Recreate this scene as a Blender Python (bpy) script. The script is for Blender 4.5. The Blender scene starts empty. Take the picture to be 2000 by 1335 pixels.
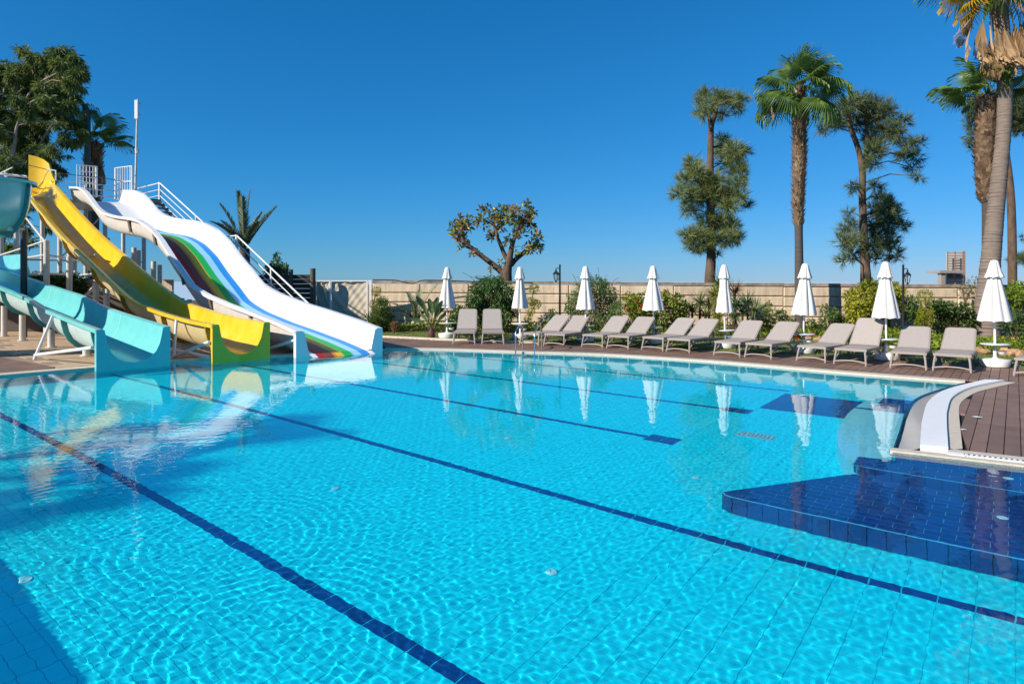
import bpy, bmesh, math, random
import numpy as np
from mathutils import Vector, Matrix
from mathutils.geometry import tessellate_polygon

# ------------------------------------------------------------------ camera, sky, sun, exposure
SC = bpy.context.scene
COL = SC.collection
FPX, EYE, HOR = 1250.0, 1.7, 549.5            # focal length in photo pixels, eye height, horizon row
cam = bpy.data.cameras.new('camera'); camo = bpy.data.objects.new('camera', cam); COL.objects.link(camo)
camo.location = (0, 0, EYE); camo.rotation_euler = (math.pi/2, 0, 0)
cam.sensor_width = 36; cam.lens = 36*FPX/2000; cam.shift_y = -(667.5-HOR)/2000
cam.clip_start = .05; cam.clip_end = 20000
SC.camera = camo
SUN_EL = math.radians(31); SUN_AZ = Vector((-.85, -.53, 0)).normalized()
sundir = Vector((SUN_AZ.x*math.cos(SUN_EL), SUN_AZ.y*math.cos(SUN_EL), math.sin(SUN_EL)))
world = bpy.data.worlds.new('World'); SC.world = world; world.use_nodes = True
wn = world.node_tree
sky = wn.nodes.new('ShaderNodeTexSky'); sky.sky_type = 'NISHITA'; sky.sun_disc = False
sky.sun_elevation = SUN_EL; sky.sun_rotation = math.atan2(sundir.x, sundir.y)
sky.air_density = 1.0; sky.dust_density = 0.0; sky.ozone_density = 3.0; sky.altitude = 0
sep = wn.nodes.new('ShaderNodeSeparateColor'); cmb = wn.nodes.new('ShaderNodeCombineColor'); wn.links.new(sky.outputs[0], sep.inputs[0])
for k_, (g_, a_) in enumerate(((1.5, .075), (.75, .765), (.72, 1.46))):       # colour grade of the whole sky: deep polarised blue
    p_ = wn.nodes.new('ShaderNodeMath'); p_.operation = 'POWER'; p_.inputs[1].default_value = g_; wn.links.new(sep.outputs[k_], p_.inputs[0])
    q_ = wn.nodes.new('ShaderNodeMath'); q_.operation = 'MULTIPLY'; q_.inputs[1].default_value = a_; wn.links.new(p_.outputs[0], q_.inputs[0]); wn.links.new(q_.outputs[0], cmb.inputs[k_])
wn.links.new(cmb.outputs[0], wn.nodes['Background'].inputs[0])
wn.nodes['Background'].inputs[1].default_value = .1
sun = bpy.data.lights.new('sun', 'SUN'); suno = bpy.data.objects.new('sun', sun); COL.objects.link(suno)
sun.energy = 4.8; sun.angle = math.radians(.5); sun.color = (1, .91, .77)
sun.cycles.is_caustics_light = True                      # sunlight really refracts through the pool surface
suno.rotation_euler = sundir.to_track_quat('Z', 'Y').to_euler()
SC.view_settings.view_transform = 'Standard'; SC.view_settings.look = 'None'
SC.view_settings.exposure = 0.4; SC.view_settings.gamma = 1
SC.cycles.use_denoising = True; SC.cycles.max_bounces = 8; SC.cycles.transparent_max_bounces = 16
SC.cycles.sample_clamp_indirect = 6

# ------------------------------------------------------------------ frames of the place
DV = np.array([.75741, -.65294]); EV = np.array([.65294, .75741])     # slides and lanes run along DV
def W(s, t, z=0.0): return (DV[0]*s+EV[0]*t, DV[1]*s+EV[1]*t, z)
def gnd(px, py, z=0.0):
    Y = FPX*(EYE-z)/(py-HOR); return ((px-1000)/FPX*Y, Y, z)
def at(px, py, Y): return ((px-1000)/FPX*Y, Y, EYE-(py-HOR)/FPX*Y)
def st(p): return (p[0]*DV[0]+p[1]*DV[1], p[0]*EV[0]+p[1]*EV[1])
def s_at(px, t):
    r = np.array([(px-1000)/FPX, 1.]); P0 = EV*t
    return float(np.linalg.solve(np.array([[r[0], -DV[0]], [r[1], -DV[1]]]), P0)[1])
PHI = .045                                                # pool tiling is turned a little against the slides
D2 = (DV+PHI*EV)/math.hypot(1, PHI); E2 = np.array([-D2[1], D2[0]])
def Q(a, b, z=0.0): return (D2[0]*a+E2[0]*b, D2[1]*a+E2[1]*b, z)
def q_of(p): return (p[0]*D2[0]+p[1]*D2[1], p[0]*E2[0]+p[1]*E2[1])

# ------------------------------------------------------------------ materials
MATS = {}
def nodes_of(name):
    m = bpy.data.materials.new(name); m.use_nodes = True
    return m, m.node_tree.nodes, m.node_tree.links, m.node_tree.nodes['Principled BSDF']
def mat(name, col, rough=.5, metal=0, noise=0, nscale=8, col2=None, bump=0, bscale=60, spec=.5, stretch=None, streak=0, randv=0):
    """Principled paint with fine colour grain, optional per-object variation and streaks."""
    if name in MATS: return MATS[name]
    m, n, l, b = nodes_of(name)
    b.inputs['Base Color'].default_value = (*col, 1); b.inputs['Roughness'].default_value = rough
    b.inputs['Metallic'].default_value = metal; b.inputs['Specular IOR Level'].default_value = spec
    tc = n.new('ShaderNodeNewGeometry'); src = tc.outputs['Position']
    if stretch:
        mp = n.new('ShaderNodeMapping'); mp.inputs['Scale'].default_value = stretch; l.new(src, mp.inputs[0]); src = mp.outputs[0]
    colout = None
    if noise or col2:
        nz = n.new('ShaderNodeTexNoise'); nz.inputs['Scale'].default_value = nscale; nz.inputs['Detail'].default_value = 6
        nz.inputs['Roughness'].default_value = .65; l.new(src, nz.inputs['Vector'])
        rp = n.new('ShaderNodeValToRGB'); rp.color_ramp.elements[0].position = .32; rp.color_ramp.elements[1].position = .68
        c2 = col2 if col2 else tuple(c*(1-noise) for c in col)
        rp.color_ramp.elements[0].color = (*c2, 1); rp.color_ramp.elements[1].color = (*(col if col2 else tuple(min(1, c*(1+noise*.6)) for c in col)), 1)
        l.new(nz.outputs['Fac'], rp.inputs[0]); colout = rp.outputs[0]
    if randv:
        oi = n.new('ShaderNodeObjectInfo'); h = n.new('ShaderNodeHueSaturation'); mr = n.new('ShaderNodeMapRange')
        mr.inputs['To Min'].default_value = 1-randv; mr.inputs['To Max'].default_value = 1+randv
        l.new(oi.outputs['Random'], mr.inputs['Value']); l.new(mr.outputs[0], h.inputs['Value'])
        if colout: l.new(colout, h.inputs['Color'])
        else: h.inputs['Color'].default_value = (*col, 1)
        colout = h.outputs[0]
    if colout: l.new(colout, b.inputs['Base Color'])
    if bump:
        nb = n.new('ShaderNodeTexNoise'); nb.inputs['Scale'].default_value = bscale; nb.inputs['Detail'].default_value = 4; l.new(src, nb.inputs['Vector'])
        bp = n.new('ShaderNodeBump'); bp.inputs['Strength'].default_value = bump; bp.inputs['Distance'].default_value = .02
        l.new(nb.outputs['Fac'], bp.inputs['Height']); l.new(bp.outputs[0], b.inputs['Normal'])
    MATS[name] = m; return m
def leafmat(name, a, b_, trans=.3, rough=.55):
    """Leaf: colour runs between two tones with the leaf's own tint; some light passes through."""
    if name in MATS: return MATS[name]
    m, n, l, b = nodes_of(name)
    at_ = n.new('ShaderNodeAttribute'); at_.attribute_name = 'tint'
    mx = n.new('ShaderNodeMix'); mx.data_type = 'RGBA'; mx.inputs['A'].default_value = (*a, 1); mx.inputs['B'].default_value = (*b_, 1)
    l.new(at_.outputs['Fac'], mx.inputs['Factor']); l.new(mx.outputs['Result'], b.inputs['Base Color'])
    b.inputs['Roughness'].default_value = rough; b.inputs['Specular IOR Level'].default_value = .35
    tr = n.new('ShaderNodeBsdfTranslucent'); hs = n.new('ShaderNodeHueSaturation'); hs.inputs['Value'].default_value = 1.5
    l.new(mx.outputs['Result'], hs.inputs['Color']); l.new(hs.outputs[0], tr.inputs['Color'])
    ms = n.new('ShaderNodeMixShader'); ms.inputs[0].default_value = trans
    l.new(b.outputs[0], ms.inputs[1]); l.new(tr.outputs[0], ms.inputs[2]); l.new(ms.outputs[0], n['Material Output'].inputs[0])
    MATS[name] = m; return m

# ------------------------------------------------------------------ mesh helpers
class MB:
    def __init__(s): s.v = []; s.f = []; s.m = []
    def add(s, vs, fs, mi=0):
        o = len(s.v); s.v += [tuple(map(float, p)) for p in vs]; s.f += [tuple(i+o for i in f) for f in fs]; s.m += [mi]*len(fs)
    def box(s, c, size, rz=0, mi=0, tilt=None):
        hx, hy, hz = size[0]/2, size[1]/2, size[2]/2
        R = Matrix.Rotation(rz, 3, 'Z') if tilt is None else tilt
        vs = [Vector(c)+R@Vector((x, y, z)) for x in (-hx, hx) for y in (-hy, hy) for z in (-hz, hz)]
        s.add(vs, [(0, 1, 3, 2), (4, 6, 7, 5), (0, 4, 5, 1), (2, 3, 7, 6), (0, 2, 6, 4), (1, 5, 7, 3)], mi); return s
    def bar(s, a, b, w, h, mi=0):
        a, b = Vector(a), Vector(b); d = b-a; L = d.length; d.normalize()
        up = Vector((0, 0, 1)) if abs(d.z) < .95 else Vector((1, 0, 0))
        x = d.cross(up).normalized(); u = x.cross(d)
        R = Matrix((x, d, u)).transposed()
        return s.box((a+b)/2, (w, L, h), mi=mi, tilt=R)
    def tube(s, pts, r, n=8, mi=0, cap=True):
        pts = [Vector(p) for p in pts]; k = len(pts); rr = list(r) if hasattr(r, '__len__') else [r]*k
        vs = []; px = None
        for i, p in enumerate(pts):
            d = (pts[min(i+1, k-1)]-pts[max(i-1, 0)]).normalized()
            if px is None: px = d.cross(Vector((0, 0, 1)) if abs(d.z) < .9 else Vector((1, 0, 0))).normalized()
            px = (px-d*px.dot(d)).normalized(); py = d.cross(px)
            vs += [p+(px*math.cos(2*math.pi*j/n)+py*math.sin(2*math.pi*j/n))*rr[i] for j in range(n)]
        fs = [(i*n+j, i*n+(j+1) % n, (i+1)*n+(j+1) % n, (i+1)*n+j) for i in range(k-1) for j in range(n)]
        if cap: fs += [tuple(range(n-1, -1, -1)), tuple((k-1)*n+j for j in range(n))]
        s.add(vs, fs, mi); return s
    def lathe(s, prof, c=(0, 0, 0), n=20, mi=0):
        vs = [(c[0]+r*math.cos(2*math.pi*j/n), c[1]+r*math.sin(2*math.pi*j/n), c[2]+z) for r, z in prof for j in range(n)]
        k = len(prof)
        fs = [(i*n+j, i*n+(j+1) % n, (i+1)*n+(j+1) % n, (i+1)*n+j) for i in range(k-1) for j in range(n)]
        fs += [tuple(range(n-1, -1, -1)), tuple((k-1)*n+j for j in range(n))]
        s.add(vs, fs, mi); return s
    def sheet(s, poly, z=None, mi=0):
        vs = [(p[0], p[1], p[2] if z is None else z) for p in poly]
        fs = tessellate_polygon([[Vector(v) for v in vs]]); out = []
        for f in fs:
            a, b, c = (Vector(vs[i]) for i in f)
            out.append(f if (b-a).cross(c-a).z > 0 else f[::-1])
        s.add(vs, out, mi); return s
    def strip(s, A, B, mi=0):
        n = len(A); s.add(list(A)+list(B), [(i, i+1, n+i+1, n+i) for i in range(n-1)], mi); return s
    def build(s, name, mats, parent=None, smooth=False, sharp=40):
        me = bpy.data.meshes.new(name); off = Vector(parent['_w']) if parent is not None and '_w' in parent else Vector((0, 0, 0))
        me.from_pydata([(v[0]-off.x, v[1]-off.y, v[2]-off.z) for v in s.v], [], s.f)
        for m in (mats if isinstance(mats, (list, tuple)) else [mats]): me.materials.append(m)
        if any(s.m): me.polygons.foreach_set('material_index', s.m)
        if smooth:
            me.polygons.foreach_set('use_smooth', [True]*len(s.f)); me.set_sharp_from_angle(angle=math.radians(sharp))
        me.update(); return link(name, me, parent)
def link(name, me, parent=None):
    o = bpy.data.objects.new(name, me); COL.objects.link(o)
    if parent is not None: o.parent = parent
    return o
def thing(name, label, cat, loc=(0, 0, 0), group=None, rz=0):
    o = bpy.data.objects.new(name, None); COL.objects.link(o); o.empty_display_size = .2
    o.location = loc; o.rotation_euler = (0, 0, rz); o['_w'] = tuple(loc)
    o['label'] = label; o['category'] = cat
    if group: o['group'] = group
    return o
def tag(o, label, cat, group=None):
    o['label'] = label; o['category'] = cat
    if group: o['group'] = group
    return o
def structure(o, label=None):
    o['kind'] = 'structure'
    if label: o['label'] = label
    return o
def holder(name, label=None):
    o = bpy.data.objects.new(name, None); COL.objects.link(o); o.empty_display_size = .2; return structure(o, label)
def dup(root, loc, rz, label=None):
    r = root.copy(); COL.objects.link(r); r.location = loc; r.rotation_euler = (0, 0, rz); r['label'] = label
    for ch in list(root.children):
        c = ch.copy(); COL.objects.link(c); c.parent = r
        for g in list(ch.children):
            d = g.copy(); COL.objects.link(d); d.parent = c
    return r
def np_mesh(name, V, F, tint, m, parent=None, smooth=False):
    """Big leaf meshes straight from arrays; F is (n,3) or (n,4)."""
    off = np.array(parent['_w']) if parent is not None and '_w' in parent else np.zeros(3)
    V = np.asarray(V, float)-off; me = bpy.data.meshes.new(name); k = F.shape[1]
    me.vertices.add(len(V)); me.vertices.foreach_set('co', V.ravel())
    me.loops.add(F.size); me.loops.foreach_set('vertex_index', F.ravel().astype(np.int32))
    me.polygons.add(len(F)); me.polygons.foreach_set('loop_start', np.arange(0, F.size, k, dtype=np.int32))
    a = me.attributes.new('tint', 'FLOAT', 'POINT'); a.data.foreach_set('value', np.asarray(tint, np.float32))
    me.materials.append(m); me.update(calc_edges=True); me.validate()
    me.polygons.foreach_set('use_smooth', np.full(len(F), bool(smooth)))
    return link(name, me, parent)
def unit(a): return a/np.maximum(np.linalg.norm(a, axis=-1, keepdims=True), 1e-9)
def kites(P, D, N, L, Wd, wide=.45, droop=0.):
    S = unit(np.cross(D, N)); L = L[:, None]; Wd = Wd[:, None]
    mid = P+D*L*wide; tip = P+D*L; tip[:, 2] -= (droop*L)[:, 0]
    lift = unit(np.cross(S, D))*Wd*.18
    V = np.stack([P, mid+S*Wd/2+lift, tip, mid-S*Wd/2+lift], 1).reshape(-1, 3)
    F = np.arange(len(V)).reshape(-1, 4); return V, F
def blades(P, D, L, Wd, droop, rng, seg=3):
    """Narrow arching blades: rows of quads that narrow to a tip."""
    S = unit(np.cross(D, rng.normal(size=D.shape)*.2+np.array([0, 0, 1.]))); rows = []
    for i in range(seg+1):
        u = i/seg; c = P+D*(L*u)[:, None]; c[:, 2] -= droop*L*u*u
        w = (Wd*(1-u**1.7)*.5+.002)[:, None]; rows += [c-S*w, c+S*w]
    V = np.stack(rows, 1); n = V.shape[1]; V = V.reshape(-1, 3); b = np.arange(len(P))[:, None]*n
    F = np.concatenate([b+np.array([[2*i, 2*i+1, 2*i+3, 2*i+2]]) for i in range(seg)], 0); return V, F, n
def rsphere(rng, n):
    return unit(rng.normal(size=(n, 3)))
def catmull(pts, k=6):
    P = [np.array(p, float) for p in pts]; P = [2*P[0]-P[1]]+P+[2*P[-1]-P[-2]]; out = []
    for i in range(1, len(P)-2):
        for j in range(k):
            u = j/k; a, b, c, d = P[i-1:i+3]
            out.append(.5*((2*b)+(-a+c)*u+(2*a-5*b+4*c-d)*u*u+(-a+3*b-3*c+d)*u**3))
    out.append(P[-2]); return [tuple(p) for p in out]
def inside(poly, X, Y):
    X = np.asarray(X, float); Y = np.asarray(Y, float); r = np.zeros(X.shape, bool); n = len(poly)
    for i in range(n):
        x0, y0 = poly[i][:2]; x1, y1 = poly[(i+1) % n][:2]
        if y0 == y1: continue
        c = ((y0 > Y) != (y1 > Y)) & (X < (x1-x0)*(Y-y0)/(y1-y0)+x0); r ^= c
    return r
def offset(line, d):
    """Polyline moved sideways by d (to its right)."""
    n = len(line); out = []
    for i in range(n):
        a = np.array(line[max(i-1, 0)][:2]); b = np.array(line[min(i+1, n-1)][:2]); v = b-a; v /= np.linalg.norm(v)
        out.append((line[i][0]+v[1]*d, line[i][1]-v[0]*d))
    return out

# ------------------------------------------------------------------ palette
M_tile = mat('pool_tile_light', (.004, .80, .93), .4, randv=.05)
M_tilef = mat('pool_tile_field', (.004, .80, .93), .4, noise=.06, nscale=3)
M_dark = mat('pool_tile_cobalt', (.003, .056, .25), .35, randv=.14)
M_grout = mat('tile_grout', (.006, .64, .78), .8)
M_grout2 = mat('tile_grout_pale', (.10, .48, .70), .8)
M_ledge = mat('pool_ledge_plaster', (.30, .80, .88), .5, noise=.05)
M_cope = mat('coping_stone', (.62, .54, .43), .6, noise=.12, nscale=14, bump=.15)
M_wet = mat('wet_stone', (.36, .35, .34), .18, noise=.1, nscale=5)
M_white = mat('white_plastic', (.88, .88, .86), .4, noise=.03)
M_plank = mat('composite_plank', (.225, .138, .10), .6, noise=.22, nscale=3.0, stretch=(1, 1, 1), bump=.25, bscale=160, randv=.16)
M_patio = mat('patio_stone', (.50, .36, .25), .6, noise=.12, nscale=5, bump=.15, randv=.06)
M_dirt = mat('bed_soil', (.11, .075, .045), .9, noise=.35, nscale=6, bump=.5, bscale=20)
M_lawn = mat('lawn_turf', (.17, .21, .035), .9, col2=(.10, .12, .025), nscale=9, bump=.5, bscale=80)
M_blue = mat('turquoise_gelcoat', (.13, .55, .54), .22, nscale=1.6, col2=(.20, .62, .60))
M_bluepale = mat('turquoise_underside', (.48, .62, .60), .5, noise=.12, nscale=6)
M_teal = mat('teal_flange', (.05, .30, .29), .4, noise=.1)
M_yel = mat('yellow_gelcoat', (.78, .46, .006), .2, col2=(.82, .56, .06), nscale=3, stretch=(1, 1, .5))
M_yelpale = mat('yellow_underside', (.62, .50, .26), .5, noise=.12, nscale=5)
M_yelfl = mat('ochre_flange', (.42, .27, .02), .45, noise=.2)
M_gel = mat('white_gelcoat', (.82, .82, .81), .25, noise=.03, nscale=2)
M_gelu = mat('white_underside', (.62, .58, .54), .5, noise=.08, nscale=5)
M_steel = mat('painted_steel', (.66, .63, .58), .4, noise=.12, nscale=7)
M_rail = mat('white_rail_paint', (.78, .78, .77), .35, noise=.05)
M_dkpole = mat('dark_steel', (.05, .05, .055), .4)
M_brkt = mat('rusty_bracket', (.30, .22, .17), .7, noise=.3)
M_chrome = mat('stainless_steel', (.62, .62, .62), .18, metal=1)
M_rub = {c: mat('stripe_'+c, v, .5, noise=.03, spec=.25) for c, v in dict(red=(.45, .03, .025), brown=(.24, .07, .05), orange=(.75, .24, .04), ochre=(.80, .50, .04), green=(.015, .42, .09), sky=(.30, .62, .90), blue=(.015, .26, .70)).items()}
M_taupe = mat('taupe_resin', (.33, .28, .25), .5, noise=.05)
M_sling = mat('taupe_sling', (.385, .34, .312), .75, noise=.08, nscale=25, bump=.2, bscale=350)
M_canvas = mat('parasol_canvas', (.66, .645, .62), .85, noise=.06, nscale=6)
M_para = mat('parasol_plastic', (.80, .80, .79), .4, noise=.04)
M_black = mat('black_iron', (.015, .018, .022), .45)
M_glass = mat('lantern_glass', (.35, .37, .36), .15)
M_panel = mat('wall_panel_concrete', (.62, .49, .345), .85, noise=.30, nscale=3, stretch=(2.2, 2.2, .30), bump=.3, bscale=40, randv=.07)
M_wcap = mat('wall_cap_concrete', (.44, .34, .25), .9, col2=(.12, .095, .07), nscale=2.6)
M_joint = mat('wall_joint', (.22, .15, .10), .9)
M_fabric = mat('fence_canvas', (.60, .52, .40), .9, noise=.08, nscale=3)
M_wood = mat('dark_wood', (.035, .028, .024), .7, noise=.35, nscale=6, stretch=(1, 1, 8))
M_woodp = mat('log_post', (.10, .085, .06), .8, noise=.3)
M_bark = mat('bark_brown', (.16, .105, .07), .9, col2=(.07, .045, .03), nscale=7, bump=.8, bscale=25, stretch=(1, 1, .35))
M_barkg = mat('palm_bark_grey', (.25, .20, .165), .9, col2=(.15, .115, .095), nscale=5, bump=.6, bscale=16, stretch=(.6, .6, 3.5))
M_barkd = mat('palm_bark_dark', (.085, .07, .065), .9, noise=.25, nscale=5, bump=.4, bscale=20, stretch=(.5, .5, 3))
M_boot = leafmat('palm_boot', (.12, .065, .038), (.40, .27, .17), 0)
M_concrete = mat('raw_concrete', (.33, .28, .24), .9, noise=.2)
M_block = mat('grey_blockwork', (.50, .50, .48), .9, noise=.1)
M_rust = mat('rust_rebar', (.28, .14, .07), .8, noise=.3)
M_rock = mat('garden_rock', (.42, .25, .14), .9, noise=.3, nscale=9, bump=.5, bscale=12, randv=.15)
M_pot = mat('purple_trunk', (.10, .03, .03), .7, noise=.3)
L_pine = leafmat('casuarina_needles', (.055, .09, .026), (.32, .36, .12), .25)
L_pine2 = leafmat('casuarina_needles_dark', (.038, .07, .03), (.22, .26, .10), .2)
L_euc = leafmat('eucalyptus_leaves', (.032, .075, .012), (.22, .26, .065), .3)
L_fan = leafmat('fan_palm_leaf', (.038, .09, .016), (.16, .25, .05), .3, .4)
L_fany = leafmat('fan_palm_leaf_yellow', (.40, .24, .01), (.50, .34, .03), .35)
L_dead = leafmat('dead_palm_leaf', (.28, .16, .07), (.52, .36, .20), .15)
L_date = leafmat('date_palm_leaf', (.07, .10, .05), (.26, .30, .17), .25)
L_fic = leafmat('rubber_leaf', (.05, .09, .02), (.34, .30, .05), .2, .35)
L_ficr = leafmat('rubber_leaf_bronze', (.30, .13, .05), (.50, .32, .12), .2, .35)
L_bush = leafmat('willow_bush_leaf', (.03, .085, .018), (.12, .23, .05), .25)
L_shrub = leafmat('shrub_leaf', (.028, .07, .013), (.13, .21, .035), .25)
L_lime = leafmat('lime_shrub_leaf', (.05, .11, .012), (.30, .38, .03), .3)
L_var = leafmat('variegated_leaf', (.03, .085, .010), (.50, .46, .03), .25)
L_topi = leafmat('golden_topiary_leaf', (.14, .17, .008), (.36, .36, .02), .25)
L_yuc = leafmat('yucca_blade', (.06, .09, .03), (.26, .30, .12), .15)
L_drac = leafmat('green_blade', (.02, .06, .02), (.07, .16, .05), .15)
L_ban = leafmat('strelitzia_leaf', (.035, .085, .03), (.13, .20, .08), .25, .35)
L_red = leafmat('red_petal', (.62, .012, .012), (.75, .06, .03), .2)
L_yelf = leafmat('yellow_petal', (.70, .42, .01), (.80, .58, .03), .2)
L_bronze = leafmat('bronze_leaf', (.10, .05, .02), (.22, .12, .04), .2)
L_grass = leafmat('grass_blade', (.10, .15, .02), (.30, .32, .07), .2)

# ------------------------------------------------------------------ pool outline (water edge)
far_px = [(750, 681), (805, 681), (870, 682), (940, 684), (1010, 686.5), (1095, 689), (1180, 692), (1290, 698.5), (1390, 705), (1500, 714), (1650, 727), (1885, 745)]
FAR = catmull([gnd(*p)[:2] for p in far_px], 3)
weir_px = [(1885, 745), (1830, 760), (1790, 776), (1770, 800), (1757, 840), (1743, 880)]
WEIR = catmull([gnd(*p)[:2] for p in weir_px], 5)
LEFT = [W(-14.7, -.3)[:2], W(-14.62, 2.72)[:2], W(-14.55, 4.21)[:2], W(-14.45, 5.6)[:2], W(-14.1, 6.6)[:2], W(-13.6, 7.95)[:2]]
LEFT = catmull(LEFT, 3)
CP = np.array(WEIR[-1]); CD = np.array(gnd(2000, 909.5)[:2])-CP; CD /= np.linalg.norm(CD); CN = np.array([-CD[1], CD[0]])
def R(u, v, z=0.0): return (CP[0]+CD[0]*u+CN[0]*v, CP[1]+CD[1]*u+CN[1]*v, z)      # frame of the straight coping
NEAR_R = [R(4, 0)[:2], R(10, 0)[:2], W(11, -.3)[:2]]  # near edge is out of view, shifted to place the shaded floor corner
POOL = LEFT+FAR+WEIR[1:]+NEAR_R
WATER_Z = -.03; FLOOR_Z = -1.03

# ------------------------------------------------------------------ ground sheets
def ring_sheet(name, outer, hole, z, m):
    bm = bmesh.new(); loops = []
    for loop in (outer, hole):
        vs = [bm.verts.new((p[0], p[1], z)) for p in loop]; loops += [bm.edges.new((vs[i], vs[(i+1) % len(vs)])) for i in range(len(vs))]
    bmesh.ops.triangle_fill(bm, edges=loops, use_beauty=True, normal=(0, 0, 1))
    for f in bm.faces:
        if f.normal.z < 0: f.normal_flip()
    me = bpy.data.meshes.new(name); bm.to_mesh(me); bm.free(); me.materials.append(m); return structure(link(name, me))
ring_sheet('ground', [(-90, -40), (90, -40), (90, 60), (-90, 60)], offset(POOL, -.12)+[], -.05, M_dirt)
M_sea = mat('sea_water', (.40, .54, .64), .8)
structure(MB().sheet([(-9000, 60, 0), (9000, 60, 0), (9000, 14000, 0), (-9000, 14000, 0)], -2.5).build('sea', M_sea))

# ------------------------------------------------------------------ pool basin
def caustic(o): o.cycles.is_caustics_receiver = True; return o
b = MB(); P = POOL+[POOL[0]]
b.strip([(p[0], p[1], 0.0-.012) for p in P], [(p[0], p[1], FLOOR_Z-.02) for p in P])
M_pwall = mat('pool_wall_tile', (.02, .52, .62), .35, noise=.1)
pw = caustic(structure(b.build('pool_wall', M_pwall)))
b = MB(); o2 = offset(WEIR, .006)
b.strip([(p[0], p[1], -.012) for p in o2], [(p[0], p[1], -.55) for p in o2])
caustic(b.build('wall_tile_band', M_dark, pw))
floor = holder('pool_floor')
b = MB(); b.sheet(POOL, FLOOR_Z-.006); caustic(b.build('grout_bed', M_grout, floor))
TA, TB, GAP = .2055, .1028, .0018
LANES = [2.66, 5.10, 7.51, 9.71, 11.77]                   # centre lines in pool tiling rows
lane_end = [9., 9., -3.50, -3.20, -3.0]
NB = lambda bb: int(round(bb/TB))
lane_rows = [NB(x) for x in LANES]
tile_mesh = {}
def tile_proto(name, m, a, bb, h=.006):
    k = (m.name, round(a, 4), round(bb, 4), h)
    if k not in tile_mesh:
        x, y, c = a/2, bb/2, .0007
        me = bpy.data.meshes.new(name)
        V = [(-x, -y, -h), (x, -y, -h), (x, y, -h), (-x, y, -h), (-x, -y, -c), (x, -y, -c), (x, y, -c), (-x, y, -c), (-x+c, -y+c, 0), (x-c, -y+c, 0), (x-c, y-c, 0), (-x+c, y-c, 0)]
        Fq = [(8, 9, 10, 11)]+[(i, (i+1) % 4, 4+(i+1) % 4, 4+i) for i in range(4)]+[(4+i, 4+(i+1) % 4, 8+(i+1) % 4, 8+i) for i in range(4)]
        me.from_pydata(V, [], Fq); me.materials.append(m); tile_mesh[k] = me
    return tile_mesh[k]
ang2 = math.atan2(D2[1], D2[0])
def put_tile(par, m, a, b_, z, ta=TA, tb=TB, rz=None, caus=True):
    o = link('tile', tile_proto('tile', m, ta-2*GAP, tb-2*GAP), par); o.location = Q(a, b_, z); o.rotation_euler = (0, 0, ang2 if rz is None else rz)
    if caus: caustic(o)
    return o
ia = np.arange(-90, 46); ib = np.arange(0, 140)
A, B = np.meshgrid(ia, ib, indexing='ij')
CA, CB = (A+.5)*TA, B*TB
CX, CY = D2[0]*CA+E2[0]*CB, D2[1]*CA+E2[1]*CB
ok = inside(POOL, CX, CY) & (CY > .8) & (np.abs(CX) < CY*.82+1.6)
lane_id = np.full(A.shape, -1)
for k, r in enumerate(lane_rows): lane_id[(B == r) & (CA < lane_end[k])] = k
for k in (2, 3):                                          # square target at the lane's end
    c = lane_rows[k]; lane_id[(np.abs(B-c) <= 1) & (np.abs(CA-lane_end[k]-.0) < .2)] = k
PATCH = ok & (CA > -3.05) & (CA < -.9) & (CB > 10.0) & (CB < 11.45)
lane_id[PATCH] = 9
# the nearest light tiles one by one, the rest joined
light = ok & (lane_id < 0)
dist = np.where(light & (np.abs(CX) < CY*.80+.1) & (CY > 2.9), np.hypot(CX, CY), 1e9)
order = np.argsort(dist.ravel())[:300]; single = np.zeros(A.size, bool); single[order] = True; single = single.reshape(A.shape)
for i, j in zip(*np.nonzero(single & light)): put_tile(floor, M_tile, CA[i, j], CB[i, j], FLOOR_Z)
def joined_tiles(name, mask, m, par, z):
    xs, ys = CA[mask], CB[mask]; x, y = TA/2-GAP, TB/2-GAP; V = []
    for dx, dy, dz in ((-x, -y, 0), (x, -y, 0), (x, y, 0), (-x, y, 0), (-x, -y, -.006), (x, -y, -.006), (x, y, -.006), (-x, y, -.006)):
        a, bb = xs+dx, ys+dy; V.append(np.stack([D2[0]*a+E2[0]*bb, D2[1]*a+E2[1]*bb, np.full(len(a), z+dz)], -1))
    V = np.stack(V, 1).reshape(-1, 3); o = np.arange(len(xs))[:, None]*8
    F = np.concatenate([o+np.array([q]) for q in ((0, 1, 2, 3), (4, 5, 1, 0), (5, 6, 2, 1), (6, 7, 3, 2), (7, 4, 0, 3))], 0)
    ob = np_mesh(name, V, F, np.zeros(len(V)), m, par); ob['kind'] = 'stuff'; return caustic(ob)
joined_tiles('tile_field', light & ~single, M_tilef, floor, FLOOR_Z)
for k in range(5):
    ln = holder('lane_line'); sel = ok & (lane_id == k)
    d_ = CA[sel]; rows = list(zip(CA[sel], CB[sel]))
    for a_, b_ in rows[-280:]: put_tile(ln, M_dark, a_, b_, FLOOR_Z, ta=TA-.006)
mat_ = holder('dark_tile_patch')
pp = list(zip(CA[PATCH], CB[PATCH]))
for a_, b_ in pp[:300]: put_tile(mat_, M_dark, a_, b_, FLOOR_Z)
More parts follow.
